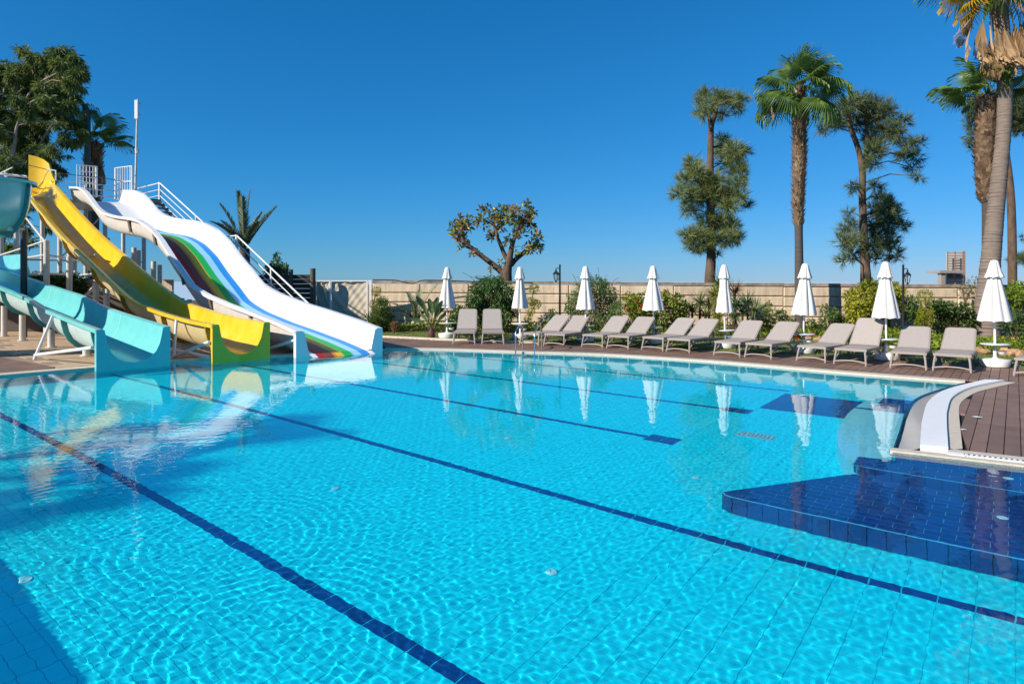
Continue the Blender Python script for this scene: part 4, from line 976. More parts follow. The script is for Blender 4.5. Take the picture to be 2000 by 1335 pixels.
def needle_crown(clumps, rng, m, parent, dens=92, ln=(.20, .40), wd=.017, up=.25):
    Vs, Ts = [], []
    for c, R_ in clumps:
        n = max(6, int(dens*(R_/.35)**2)); u = rsphere(rng, n); P = c+u*R_*1.2*(rng.random((n, 1))**.6)*np.array([1, 1, .85])
        out = unit(u*.8+np.array([0, 0, up])+rng.normal(size=(n, 3))*.35); k = 13; tb = rng.random()*.35
        P2 = np.repeat(P, k, 0)+np.repeat(out, k, 0)*rng.uniform(-.08, .08, (n*k, 1)); D = unit(np.repeat(out, k, 0)+rng.normal(size=(n*k, 3))*.42); D[:, 2] -= .06
        L = rng.uniform(*ln, n*k)[:, None]; S = unit(np.cross(D, rng.normal(size=D.shape)))*wd/2
        V = np.stack([P2-S, P2+S, P2+D*L], 1); Vs.append(V.reshape(-1, 3)); Ts.append(np.repeat(np.clip(tb+.55*np.repeat(rng.random(n), k)+rng.normal(size=n*k)*.1, 0, 1), 3))
    V = np.concatenate(Vs); return np_mesh('crown', V, np.arange(len(V)).reshape(-1, 3), np.concatenate(Ts), m, parent)
def leaf_crown(clumps, rng, m, parent, dens=120, ln=(.10, .2), ratio=.4, hang=0., name='crown', shell=.4, fold=.0, tb0=.0, flat=None):
    Vs, Ts = [], []
    for c, R_ in clumps:
        n = max(8, int(dens*(R_/.35)**2)); u = rsphere(rng, n); P = c+u*R_*1.08*(rng.random((n, 1))**(shell+.08))
        D = unit(u*.7+rng.normal(size=(n, 3))*.6+np.array([0, 0, -hang if hang else .25])); N = unit(u+rng.normal(size=(n, 3))*.6+np.array([0, 0, .5]))
        L = rng.uniform(*ln, n); V, _ = kites(P, D, N, L, L*ratio, droop=.12); Vs.append(V); tb = rng.random()*.3+tb0
        Ts.append(np.repeat(np.clip(tb+rng.random(n)**1.3*.7, 0, 1), 4))
    V = np.concatenate(Vs); return np_mesh(name, V, np.arange(len(V)).reshape(-1, 4), np.concatenate(Ts), m, parent)

# two casuarinas beyond the wall
rng = np.random.default_rng(21)
t = thing('casuarina_tree', 'tall casuarina with a bare upper trunk, left of the lone palm', 'tree', (at(1388, 560, 25.5)[0], 25.5, 0), 'casuarinas beyond the wall')
_, sp = trunk_px([(1386, 700, 21), (1386, 560, 21), (1389, 500, 18), (1388, 420, 16), (1387, 330, 14), (1388, 270, 12), (1390, 245, 10), (1396, 225, 9), (1399, 207, 8)], 25.5, M_bark, t)
trunk_px([(1389, 255, 8), (1386, 238, 7), (1384, 226, 6)], 25.4, M_bark, t, 'fork')
c1 = [(290, 110, 40), (265, 150, 25), (260, 205, 28), (330, 180, 40), (380, 120, 40), (420, 130, 40), (465, 140, 42), (515, 135, 28), (495, 190, 28), (400, 220, 30), (300, 225, 30),
      (390, 370, 36), (400, 430, 52), (470, 445, 52), (535, 440, 30), (440, 520, 58), (500, 560, 44), (490, 630, 44), (220, 520, 48), (250, 570, 52), (175, 600, 40), (280, 640, 64), (360, 630, 62), (130, 690, 34), (205, 710, 52), (285, 710, 64), (200, 790, 40), (385, 720, 64), (445, 700, 50), (505, 705, 34), (545, 755, 26), (440, 770, 50), (160, 660, 30),
      (300, 860, 58), (380, 870, 64), (440, 885, 50), (240, 930, 42), (185, 930, 30), (205, 990, 40), (280, 970, 50), (350, 960, 48), (425, 960, 46), (475, 950, 36), (250, 1015, 30), (330, 1010, 26), (370, 1045, 16), (490, 965, 22)]
cl = px_clumps(c1, 1280, 150, 3.034, 25.5, rng, .9); twigs(cl, sp, M_bark, t); needle_crown(cl, rng, L_pine, t)
t = thing('casuarina_tree', 'dark casuarina with a forked trunk, right of the lone palm', 'tree', (at(1690, 560, 25)[0], 25, 0), 'casuarinas beyond the wall')
_, sp = trunk_px([(1692, 720, 20), (1691, 560, 20), (1690, 520, 17), (1687, 460, 15), (1684, 380, 13), (1684, 332, 12), (1676, 290, 10), (1662, 250, 9), (1655, 205, 7)], 25, M_bark, t)
_, s2 = trunk_px([(1685, 335, 10), (1692, 300, 9), (1693, 250, 7), (1690, 215, 5)], 25.1, M_bark, t, 'fork')
c2 = [(180, 490, 44), (130, 530, 40), (230, 470, 44), (280, 505, 50), (330, 490, 38), (355, 520, 42), (300, 560, 50), (220, 570, 44), (130, 580, 36), (90, 560, 30), (62, 600, 22), (350, 610, 42), (400, 600, 36), (445, 560, 28), (400, 640, 34), (290, 640, 42), (300, 700, 42), (295, 760, 32), (330, 690, 30), (470, 670, 34), (510, 660, 22), (450, 720, 34), (500, 730, 28), (480, 780, 22), (510, 820, 22),
      (210, 860, 22), (205, 880, 16), (310, 870, 28), (335, 920, 34), (370, 960, 42), (320, 985, 50), (385, 1000, 40), (440, 1050, 24), (360, 1050, 50), (300, 1060, 42), (340, 1110, 50), (400, 1185, 28), (380, 1140, 40), (300, 1150, 34), (310, 1205, 28), (190, 990, 20), (200, 1040, 28), (170, 1070, 28), (160, 1120, 32), (210, 1120, 40), (200, 1180, 40), (160, 1210, 24)]
cl = px_clumps(c2, 1580, 0, 2.383, 25, rng, .9); twigs(cl, list(sp)+list(s2), M_bark, t); needle_crown(cl, rng, L_pine2, t, dens=75)
t = thing('casuarina_tree', 'casuarina foliage showing behind the two crossing palms', 'tree', (at(1985, 560, 32)[0], 32, 0), 'casuarinas beyond the wall')
_, sp = trunk_px([(1978, 640, 16), (1975, 400, 14), (1960, 260, 10), (1955, 190, 8)], 32, M_bark, t)
c3 = [(770, 500, 44), (800, 480, 40), (770, 560, 40), (840, 470, 40), (880, 470, 44), (900, 540, 50), (770, 640, 34), (775, 690, 24), (850, 560, 40), (960, 480, 44), (1000, 480, 50), (960, 560, 50), (990, 560, 50), (1040, 540, 60), (830, 640, 30), (985, 600, 34), (1000, 430, 30)]
cl = px_clumps(c3, 1580, 0, 2.383, 32, rng, 1.0); twigs(cl, sp, M_bark, t); needle_crown(cl, rng, L_pine2, t, dens=70, wd=.02)
cl = px_clumps([(950, 1212, 16), (975, 1208, 20), (1000, 1205, 24), (1030, 1200, 30), (995, 1110, 12)], 1580, 0, 2.383, 32, rng, .4); needle_crown(cl, rng, L_pine2, t, dens=60, wd=.02)['label'] = 'low dark sprig reaching in from the right edge'

# rubber tree with bare boughs
rng = np.random.default_rng(5); FY = 25.2
t = thing('rubber_tree', 'pollarded rubber tree with bare boughs and bronze leaves behind the wall', 'tree', (at(990, 560, FY)[0], FY, 0))
f = lambda L: [(860+x/7.418, 380+y/7.418, w/7.418) for x, y, w in L]
sp = []
for k, L in enumerate([[(950, 1600, 210), (950, 1260, 190), (965, 1100, 150), (1000, 960, 110), (1010, 880, 95), (1035, 760, 75), (1060, 660, 66), (1100, 560, 45), (1150, 430, 30)],
          [(940, 1180, 110), (880, 1110, 95), (760, 1010, 85), (600, 890, 74), (460, 780, 72), (360, 720, 66), (320, 620, 40), (320, 500, 26)],
          [(990, 960, 80), (930, 870, 70), (870, 720, 58), (825, 610, 52), (800, 490, 42), (740, 360, 26), (700, 250, 18)], [(805, 500, 36), (900, 440, 34), (990, 340, 26), (1050, 250, 16)], [(800, 480, 30), (860, 400, 24), (880, 280, 16)],
          [(1020, 1020, 90), (1090, 940, 74), (1200, 850, 66), (1300, 790, 52), (1390, 730, 34), (1420, 640, 20)], [(1130, 520, 28), (1240, 400, 22), (1300, 280, 14)]]):
    _, c = trunk_px(f(L), FY+(.1*k if k else 0), M_bark, t, 'trunk' if k == 0 else 'bough', 10); sp += list(c)
cf_ = [(330, 640, 70), (270, 580, 62), (200, 480, 60), (330, 460, 78), (420, 380, 64), (430, 470, 42), (270, 370, 48), (290, 780, 36), (600, 360, 64), (590, 220, 36), (700, 210, 54), (640, 430, 40), (560, 400, 36), (800, 330, 60), (760, 520, 60), (740, 610, 40), (880, 210, 60), (880, 340, 60), (990, 220, 52), (1000, 340, 58), (880, 480, 50), (1100, 250, 60), (1120, 380, 70), (1230, 210, 48), (1255, 130, 26), (1300, 280, 58), (1340, 230, 40), (1250, 380, 76), (1320, 460, 54), (1130, 500, 60), (1080, 590, 46), (1180, 600, 34), (1000, 640, 34), (970, 690, 24), (1390, 640, 58), (1420, 720, 46), (1330, 720, 46), (1300, 800, 40), (1230, 770, 34), (1380, 800, 30), (1070, 850, 20), (540, 830, 26), (455, 870, 18), (880, 990, 26), (840, 1080, 26), (730, 1060, 18), (140, 470, 26), (180, 580, 26), (1400, 570, 30), (1440, 770, 24)]
cl = px_clumps(cf_, 860, 380, 7.418, FY, rng, .7); twigs(cl, sp, M_bark, t, .02)
a = [c for i, c in enumerate(cl)]; b2 = [c for i, c in enumerate(cl) if i % 3 == 0 or i % 4 == 1]
leaf_crown(a, rng, L_fic, t, 150, (.16, .27), .42); leaf_crown(b2, rng, L_ficr, t, 110, (.15, .26), .42)

# eucalyptus on the left
rng = np.random.default_rng(12); EY = 29
t = thing('eucalyptus_tree', 'big eucalyptus with pale thin trunks behind the slide tower', 'tree', (at(30, 560, EY)[0], EY, 0))
e = lambda L: [(x/5.135, 80+y/5.135, w/5.135) for x, y, w in L]
sp = []
M_eb = mat('eucalyptus_bark', (.42, .33, .26), .8, col2=(.22, .16, .12), nscale=4)
for k, L in enumerate([[(-60, 2700, 120), (0, 1900, 100), (60, 1500, 80), (150, 1010, 30), (165, 880, 26), (215, 740, 24), (250, 620, 22), (300, 520, 20), (400, 420, 14), (520, 330, 9)], [(250, 640, 12), (180, 580, 12), (100, 585, 10), (20, 610, 10)],
                       [(80, 1500, 60), (60, 1150, 26), (0, 1030, 24), (-80, 980, 20)], [(165, 1400, 40), (330, 1150, 26), (480, 900, 20), (640, 650, 16), (720, 430, 10)], [(330, 1150, 22), (520, 1050, 16), (700, 870, 12)], [(60, 1600, 50), (300, 1500, 30), (520, 1420, 20)]]):
    _, c = trunk_px(e(L), EY-.9+.3*k if k < 2 else EY+.2*k, M_eb, t, 'trunk' if k == 0 else 'bough', 8); sp += list(c)
ce_ = [(240, 105, 44), (195, 85, 30), (330, 165, 50), (430, 170, 46), (520, 140, 52), (600, 110, 56), (680, 105, 50), (745, 165, 46), (800, 255, 52), (835, 335, 42), (780, 330, 62), (700, 240, 62), (600, 230, 62), (500, 250, 62), (400, 265, 62), (300, 270, 62), (200, 270, 62), (100, 255, 56), (30, 290, 60), (120, 360, 60), (250, 370, 62), (380, 370, 60), (500, 370, 66), (620, 345, 66), (720, 420, 66), (815, 480, 34), (760, 560, 44), (680, 550, 66), (560, 480, 66), (440, 470, 66), (320, 480, 60), (180, 460, 60), (60, 450, 60), (60, 560, 46), (180, 600, 60), (330, 600, 66), (460, 600, 66), (580, 600, 66), (690, 640, 52), (735, 690, 40), (50, 700, 60), (150, 730, 50), (280, 720, 60), (400, 720, 60), (520, 715, 46), (600, 720, 46), (700, 800, 60), (790, 850, 46), (825, 930, 42), (775, 1000, 42), (720, 1030, 40), (650, 930, 42), (570, 830, 40), (640, 1000, 36), (60, 830, 60), (180, 850, 60), (300, 850, 60), (420, 850, 60), (400, 960, 62), (520, 1080, 44), (300, 1000, 66), (180, 980, 66), (60, 960, 60), (100, 1100, 66), (220, 1100, 66), (350, 1100, 66), (460, 1130, 62), (560, 1150, 36), (685, 1150, 16), (100, 1210, 66), (300, 1220, 66), (450, 1235, 60), (560, 1270, 50), (620, 1300, 34), (200, 1320, 70), (400, 1330, 60), (80, 1350, 70), (520, 1350, 50)]
ce_ += [(-60-40*(i % 3), 300+100*i, 76) for i in range(13)] + [(60, 1500, 60), (150, 1600, 50), (230, 1560, 40), (300, 1650, 30), (90, 1720, 50), (180, 1830, 50), (270, 1900, 36), (80, 1900, 50), (240, 1760, 30), (470, 1880, 26), (500, 1830, 18), (330, 1480, 40), (300, 2000, 36), (180, 2080, 46), (90, 2050, 46)]
cl = px_clumps(ce_, 0, 80, 5.135, EY, rng, 1.6); twigs(cl[::2], sp, M_eb, t, .03)
leaf_crown(cl, rng, L_euc, t, 480, (.18, .38), .19, hang=.95, shell=.33)

# ------------------------------------------------------------------ palms
def fan_mesh(name, m, seed, R_=.85, pet=.9, seg=40, span=4.6, droop=.35, fold=.35, closed=1.0):
    """Fan frond growing along +X: curved stalk, pleated blade, hanging tips."""
    rg = np.random.default_rng(seed); V, F, T = [], [], []
    def q(a): V.append(tuple(a)); T.append(tt); return len(V)-1
    tt = .35; n = 6
    for i in range(n+1):
        u = i/n; x, z, w = pet*u, .10*math.sin(u*1.5)*pet-.10*pet*u*u, .022*(1-.5*u); V += [(x, -w, z), (x, w, z), (x, 0, z-w)]; T += [.45]*3
    for i in range(n):
        for a, b_ in ((0, 1), (1, 2), (2, 0)): F.append((3*i+a, 3*i+b_, 3*i+3+b_, 3*i+3+a))
    hx, hz = pet, V[-1][2]+.02; half = span/2
    for k in range(seg):
        a = -half+span*(k+.5)/seg; da = span/seg/2*.98; tt = float(np.clip(.25+.6*rg.random(), 0, 1)); r1 = R_*.52; r2 = R_*(.82+.18*math.cos(a*.55))*rg.uniform(.9, 1.06)
        def P(r, an, up):
            an *= closed; x, y = r*math.cos(an), r*math.sin(an); z = up-fold*abs(y)*.55-droop*(r/R_)**2*.38*R_
            return (hx+x*.98, y, hz+z)
        h = q(P(.02, a, 0)); l_, r_, m_ = q(P(r1, a-da, 0)), q(P(r1, a+da, 0)), q(P(r1, a, .022)); l2, r2_ = q(P(r1+(r2-r1)*.5, a-da*.42, -.02)), q(P(r1+(r2-r1)*.5, a+da*.42, -.02))
        tp = P(r2, a+rg.normal()*.03, -.05-droop*.30*rg.random()); t_ = q(tp); t3 = q((tp[0]+.02, tp[1], tp[2]-droop*.3*rg.uniform(.3, 1.1)))
        F += [(h, l_, m_), (h, m_, r_), (l_, l2, m_), (m_, r2_, r_), (l2, r2_, m_), (l2, t_, r2_), (l2, t3, t_)]
    me = bpy.data.meshes.new(name); me.from_pydata(V, [], F); me.materials.append(m)
    a_ = me.attributes.new('tint', 'FLOAT', 'POINT'); a_.data.foreach_set('value', np.array(T, np.float32)); return me
FAN = [fan_mesh('frond', L_fan, 40+i, R_=.82+.06*i, pet=.85+.1*i, droop=.25+.22*i) for i in range(4)]
FANY = fan_mesh('frond', L_fany, 60, droop=.4); FAND = [fan_mesh('dead_frond', L_dead, 70+i, R_=1.2, pet=.75, closed=.13, droop=.2, fold=.1) for i in range(3)]
def frond(me, parent, pos, az, elev, sc=1, roll=0, label=None):
    o = link(me.name.split('.')[0], me, parent); o.location = Vector(pos)-Vector(parent['_w'])
    o.rotation_euler = (Matrix.Rotation(az, 3, 'Z') @ Matrix.Rotation(-elev, 3, 'Y') @ Matrix.Rotation(roll, 3, 'X')).to_euler(); o.scale = (sc, sc, sc)
    if label: o['label'] = label
    return o
def boots(parent, spine, z0, z1, rng, dens=26, ln=.2, tbias=.0):
    """Old leaf bases that stay on the trunk: short upturned wedges."""
    Vs, Ts, z = [], [], z0; zs = np.array([p[2] for p in spine]); P_ = np.array([p[:3] for p in spine]); Rr = np.array([p[3] for p in spine]); k = 0
    Vl = []
    while z < z1:
        c = np.array([np.interp(z, zs, P_[:, i]) for i in range(3)]); r = np.interp(z, zs, Rr)
        for j in range(13):
            a = 2*math.pi*(j+.5*(k % 2))/13+rng.normal()*.12; o = np.array([math.cos(a), math.sin(a), 0]); s_ = np.array([-o[1], o[0], 0]); L = ln*rng.uniform(.6, 1.25); w = r*.22*rng.uniform(.7, 1.3)
            b0 = c+o*r*.96; tip = b0+o*L*rng.uniform(.25, .95)+np.array([0, 0, L*rng.uniform(.5, .9)])+s_*rng.normal()*.02
            Vl.append([b0-s_*w-np.array([0, 0, .03]), b0+s_*w-np.array([0, 0, .03]), tip+s_*w*.55, tip-s_*w*.55]); Ts.append(np.clip(tbias+rng.random()*.8, 0, 1))
        z += ln*.34; k += 1
    V = np.array(Vl).reshape(-1, 3); back_ = V.reshape(-1, 4, 3)
    o = np_mesh('leaf_base', V, np.arange(len(V)).reshape(-1, 4), np.repeat(Ts, 4), M_boot, parent); o['kind'] = 'stuff'; return o
def crown(parent, pos, rng, n, sc, lo=-.55, hi=1.35, spear=2):
    for i in range(n):
        az = i*2.39996+rng.normal()*.15; e_ = hi-(hi-lo)*(i/(n-1))**.8+rng.normal()*.08
        k = min(3, int((1-(e_-lo)/(hi-lo))*3.2+rng.random()*.9)); frond(FAN[max(0, k)], parent, pos, az, e_, sc*rng.uniform(.88, 1.08), rng.normal()*.25)
rng = np.random.default_rng(33); PY = 20.6
t = thing('fan_palm', 'lone tall fan palm with a shaggy trunk between the two casuarinas', 'palm tree', (at(1562, 653, PY)[0], PY, 0), 'fan palms around the pool')
_, sp = trunk_px([(1562, 657, 22), (1562, 620, 19), (1561, 540, 16.5), (1560, 450, 15), (1559, 400, 19), (1561, 330, 21), (1562, 270, 22), (1561, 215, 22), (1561, 178, 19), (1562, 168, 14)], PY, M_barkd, t)
boots(t, sp, at(0, 438, PY)[2], at(0, 290, PY)[2], rng, ln=.13, tbias=.3); boots(t, sp, at(0, 290, PY)[2], at(0, 172, PY)[2], rng, ln=.13, tbias=-.1)
top = at(1562, 172, PY); crown(t, top, rng, 24, .76, lo=-.5, hi=1.5)
o = frond(FAND[0], t, at(1512, 168, PY), 2.9, -1.45, .55, 0, 'orange dead frond hanging at the left'); 
PB = 19.8
t = thing('fan_palm', 'rough trunked fan palm half hidden behind the leaning smooth palm', 'palm tree', (at(1926, 658, 20.4)[0], 20.4, 0), 'fan palms around the pool')
_, sp = trunk_px([(1928, 660, 22), (1930, 560, 20), (1929, 480, 19), (1928, 400, 18), (1926, 385, 26), (1926, 330, 34), (1927, 270, 36), (1928, 215, 33), (1926, 186, 24)], 20.4, M_barkd, t)
boots(t, sp, at(0, 390, 20.4)[2], at(0, 190, 20.4)[2], rng, ln=.13, tbias=.05)
top = at(1926, 186, 20.4)
for az, el_, sc_ in ((3.0, .22, .95), (3.3, .05, .9), (2.5, .45, .8), (.15, .25, .85), (-.2, .1, .9), (1.6, 1.0, .75), (-1.6, 1.15, .85), (-1.2, .8, .8), (-1.9, .75, .85), (2.0, 1.25, .85), (.9, .9, .8), (4.0, .5, .8), (5.4, .4, .8), (2.2, .2, .8), (1.0, .2, .8)): frond(FAN[int(rng.integers(0, 3))], t, top, az, el_, sc_, rng.normal()*.3)
t = thing('fan_palm', 'leaning smooth grey fan palm with dead fronds, its crown above the picture', 'palm tree', (at(1925, 658, PB)[0], PB, 0), 'fan palms around the pool')
_, sp = trunk_px([(1924, 664, 54), (1926, 640, 48), (1929, 590, 40), (1934, 520, 34), (1942, 440, 30), (1951, 350, 27), (1960, 260, 25), (1963, 180, 26), (1960, 100, 27), (1954, 40, 28), (1950, -20, 30), (1950, -45, 24)], PB, M_barkg, t, n=16)
old = t.children[0]; bpy.data.objects.remove(old); rr_ = random.Random(3); zz = np.array([p[2] for p in sp]); rs = []; z_ = 0.
while z_ < zz[-1]:
    q_ = [np.interp(z_, zz, [p[i] for p in sp]) for i in range(4)]; rs += [(q_[0], q_[1], z_, q_[3]*rr_.uniform(.97, 1.0)), (q_[0]+rr_.uniform(-.006, .006), q_[1], z_+.045, q_[3]*rr_.uniform(1.0, 1.045))]; z_ += rr_.uniform(.08, .13)
MB().tube([p[:3] for p in rs], [p[3] for p in rs], 18).build('trunk', M_barkg, t, True, 25)
top = at(1950, -35, PB)
for az, el_, sc_ in ((2.7, .35, 1.0), (3.5, .45, 1.0), (-1.7, -.35, .95), (.1, -.3, 1.05), (.4, .1, 1.0), (-.5, .2, 1.0), (2.0, .5, 1.0), (1.0, .6, 1.0), (4.2, .4, 1.0), (-1.2, .8, .9), (2.9, .7, .9), (1.5, 1.2, .9)): frond(FAN[int(rng.integers(1, 4))], t, top, az, el_, sc_, rng.normal()*.3)
for az, el_, sc_ in ((3.15, -.12, 1.0), (3.3, -.5, .95), (2.9, -.75, .9)): frond(FANY, t, at(1945, -25, PB), az, el_, sc_, .2, 'yellowed frond on the left')
for i, (px, py, az, el_, sc_) in enumerate(((1930, -10, 3.3, -1.35, 1.0), (1936, 0, 3.9, -1.5, 1.05), (1944, -5, 4.6, -1.48, 1.15), (1958, 0, 5.0, -1.5, 1.05), (1968, -5, 5.6, -1.4, 1.1), (1978, -8, .1, -1.3, 1.0), (1985, -12, .3, -1.25, 1.05), (1952, 0, 4.8, -1.38, 1.2), (1922, -18, 3.0, -1.2, .9), (1990, -10, .6, -1.35, 1.1), (1912, 8, 3.1, -1.25, .9), (1925, 12, 3.6, -1.4, 1.0), (1934, 20, 4.2, -1.5, 1.1), (1940, 30, 4.7, -1.5, 1.1), (1972, 20, 5.4, -1.45, 1.1), (1980, 10, 5.9, -1.35, 1.1), (1992, 5, .2, -1.3, 1.0))):
    frond(FAND[i % 3], t, at(px, py, PB-.25), az, el_, sc_, i*1.3)
# fan palm behind the slides
BY = 31
t = thing('fan_palm', 'small crowned fan palm standing behind the slide tower gates', 'palm tree', (at(181, 560, BY)[0], BY, 0), 'fan palms around the pool')
_, sp = trunk_px([(180, 640, 26), (180, 520, 24), (180, 420, 24), (181, 340, 27), (183, 300, 28), (186, 278, 22)], BY, M_barkd, t)
boots(t, sp, at(0, 400, BY)[2], at(0, 284, BY)[2], rng, ln=.24, tbias=-.15)
top = at(187, 278, BY)
for az, el_, sc_ in ((-1.4, 1.15, 1.0), (1.2, 1.2, 1.0), (.3, .75, .95), (.15, .3, 1.0), (.0, .05, 1.0), (-.5, .5, .9), (2.9, .8, .9), (2.7, .3, .8), (-2.0, .6, .8), (-.9, .3, .8), (1.8, .7, .9)): frond(FAN[int(rng.integers(0, 3))], t, top, az, el_, sc_, rng.normal()*.25)
for az in (.0, -.6, .8): frond(FAND[0], t, at(195, 300, BY-.3), az, -1.4, .8)

def pinnate(parent, pos, az, elev, L, rng, m, arch=.5, lw=.022, ll=.34, n=44, name='frond'):
    """Feather frond: arching rib with two ranks of leaflets."""
    V, F, T = [], [], []; d = np.array([math.cos(az), math.sin(az)]); s_ = np.array([-d[1], d[0], 0]); pts = []
    th, p = elev, np.array(pos, float)
    N = 24
    for i in range(N+1):
        pts.append(p.copy()); p = p+np.array([d[0]*math.cos(th), d[1]*math.cos(th), math.sin(th)])*L/N; th -= arch*2/N*(i/N+.2)
    rib = MB().tube(pts, [.024*(1-.8*i/N) for i in range(N+1)], 5).build('frond', m, parent); rib.name = name
    for k in range(n):
        u = .10+.88*k/n; x = u*N; i = min(int(x), N-1); c = pts[i]+(pts[i+1]-pts[i])*(x-i); tg = unit(pts[i+1]-pts[i]); up = np.cross(s_, tg); up *= 1 if up[2] >= 0 else -1
        for sg in (-1, 1):
            D = unit(tg*.75+s_*sg*.62+up*.28+rng.normal(size=3)*.07); l_ = ll*(math.sin(math.pi*min(u*.8+.16, 1)))**.6*rng.uniform(.85, 1.1); w = np.cross(D, up)*lw/2
            o = len(V); V += [c-w, c+w, c+D*l_*.5+w*.9, c+D*l_*.5-w*.9, c+D*l_-np.array([0, 0, .07*l_])]; F += [(o, o+1, o+2, o+3), (o+3, o+2, o+4)]; T += [rng.random()]*5
    off = Vector(parent['_w']); me = bpy.data.meshes.new('leaflets'); me.from_pydata([tuple(Vector(v)-off) for v in V], [], F); me.materials.append(m)
    a_ = me.attributes.new('tint', 'FLOAT', 'POINT'); a_.data.foreach_set('value', np.array(T, np.float32)); lf = link('leaflets', me, rib); return rib
rng = np.random.default_rng(9); DY = 26
t = thing('date_palm', 'young date palm with stiff upright fronds behind the white slide', 'palm tree', (at(478, 560, DY)[0], DY, 0))
trunk_px([(479, 640, 20), (478, 520, 20), (478, 485, 18)], DY, M_barkd, t)
top = at(477, 488, DY)
for az, el_, L, ar in ((3.14, 1.15, 2.15, .15), (2.6, 1.42, 2.5, .05), (.4, 1.5, 2.55, .05), (-1.4, 1.45, 2.2, .1), (0, .98, 2.25, .12), (.1, 1.12, 1.9, .3), (3.0, .85, 1.95, .4), (3.3, .62, 1.7, .55), (3.0, 1.0, 1.6, .3), (-.6, 1.0, 1.5, .35), (1.6, .9, 1.6, .4), (-2.2, .9, 1.5, .4), (.9, 1.2, 1.8, .2)):
    pinnate(t, top, az, el_, L, rng, L_date, ar, lw=.04, ll=.40, n=56)

# ------------------------------------------------------------------ planting along the wall
def to_world(lst, Y, rng, deep=.35): 
    out = []
    for x, y, r in lst:
        Yc = Y+rng.uniform(-deep, deep); out.append((np.array(at(x, y, Yc)), r*Yc/FPX))
    return out
def stems(cl, base, m, parent, r=.015):
    b = MB()
    for c, R_ in cl:
        p0 = np.array(base)+np.array([(c[0]-base[0])*.25, (c[1]-base[1])*.25, 0]); b.tube([p0, (p0+c)/2+np.array([0, 0, .05]), c], [r, r*.7, r*.4], 5, cap=False)
    o = b.build('stems', m, parent); o['kind'] = 'stuff'; return o
def shrub(name, label, cat, m, Y, lst, seed, dens=150, ln=(.07, .13), ratio=.45, hang=0, px=None, group='shrubs along the wall', deep=.35, sprays=(), flower=None, nfl=0, fl=.05):
    rng = np.random.default_rng(seed); px = px or sum(c[0] for c in lst)/len(lst)
    base = (at(px, 0, Y)[0], Y, .0); t = thing(name, label, cat, base, group); cl = to_world(lst, Y, rng, deep)
    stems(cl, base, M_bark, t)
    leaf_crown(cl, rng, m, t, dens*3.2, ln, ratio, hang, 'foliage', shell=.36)
    if sprays:
        b = MB(); V_ = []; T_ = []
        for x0, y0, x1, y1 in sprays:
            a, c = np.array(at(x0, y0, Y)), np.array(at(x1, y1, Y-.1)); md = (a+c)/2+np.array([0, 0, .12*np.linalg.norm(c-a)]); pts = catmull([a, md, c], 8); b.tube(pts, .006, 4)
            P = np.array(pts); P = np.repeat(P, 6, 0)+rng.normal(size=(len(P)*6, 3))*.02; D = unit(rng.normal(size=P.shape)+np.array([0, 0, -.2])); L = rng.uniform(*ln, len(P))*.9
            V, _ = kites(P, D, unit(rng.normal(size=P.shape)), L, L*ratio); V_.append(V); T_.append(np.repeat(rng.random(len(P)), 4))
        sp_ = b.build('spray', M_bark, t); sp_['kind'] = 'stuff'; V = np.concatenate(V_); np_mesh('spray_leaves', V, np.arange(len(V)).reshape(-1, 4), np.concatenate(T_), m, sp_)
    if flower:
        k = rng.integers(0, len(cl), nfl)
        for i in k:
            c, R_ = cl[i]; d_ = unit(np.array([rng.normal()*.6-.2, -1, rng.normal()*.6])); p = c+d_*R_*1.0; n = 6
            D = unit(rsphere(rng, n)+d_*.8); V, F = kites(np.repeat(p[None], n, 0), D, rsphere(rng, n), np.full(n, fl), np.full(n, fl*.8)); np_mesh('flower', V, F, np.repeat(rng.random(n), 4), flower, t)
    return t
def topiary(label, Y, px, balls, seed, top):
    rng = np.random.default_rng(seed); x = at(px, 0, Y)[0]; t = thing('topiary_tree', label, 'topiary', (x, Y, 0), 'golden topiaries in the bed')
    pts = [(x, Y, 0)]+[at(bx, by, Y) for bx, by, r in sorted(balls, key=lambda q: -q[1])]; MB().tube(pts, .018, 6).build('trunk', M_bark, t)
    for bx, by, r in balls:
        c = [(np.array(at(bx, by, Y)), r*Y/FPX)]; leaf_crown(c, rng, L_topi, t, 1900, (.035, .06), .5, 0, 'foliage', shell=.10)
    return t
def rosette(t, pos, n, L, w, m, rng, droop=.25, name='rosette', lo=-.2):
    D = unit(np.stack([rng.normal(size=n), rng.normal(size=n), rng.uniform(lo, 1.3, n)], -1)); P = np.repeat(np.array([pos]), n, 0)+D*.03
    Ls = L*rng.uniform(.75, 1.1, n); V, F, k = blades(P, D, Ls, np.full(n, w), droop*(1.1-np.clip(D[:, 2], 0, 1)), rng)
    return np_mesh(name, V, F, np.repeat(np.clip(.2+.8*rng.random(n)*np.clip(.4+D[:, 2], .2, 1), 0, 1), k), m, t)

topiary('golden ball topiary beside the white fence post', 21.8, 734, [(735, 569, 8.5), (729, 594, 7.5), (733, 613, 8), (729, 632, 8.5)], 1, 0)
shrub('oleander', 'upright dark green oleander at the foot of the canvas fence', 'shrub', L_shrub, 21.6, [(747, 598, 12), (741, 616, 16), (756, 612, 13), (722, 628, 13), (736, 637, 15), (760, 632, 11), (745, 588, 8), (752, 592, 7)], 2, 210, (.08, .15), .28, sprays=[(740, 610, 744, 577), (752, 605, 758, 577), (720, 625, 706, 600), (755, 612, 764, 590)])
shrub('garden_shrub', 'small reddish shrub right of the oleander', 'shrub', L_bronze, 21.2, [(770, 634, 7), (776, 638, 6), (764, 639, 6)], 3, 260, (.06, .10), .4)
rng = np.random.default_rng(41); t = thing('date_palm', 'small grey green date palm left of the banana plant', 'palm tree', (at(815, 0, 21.4)[0], 21.4, 0))
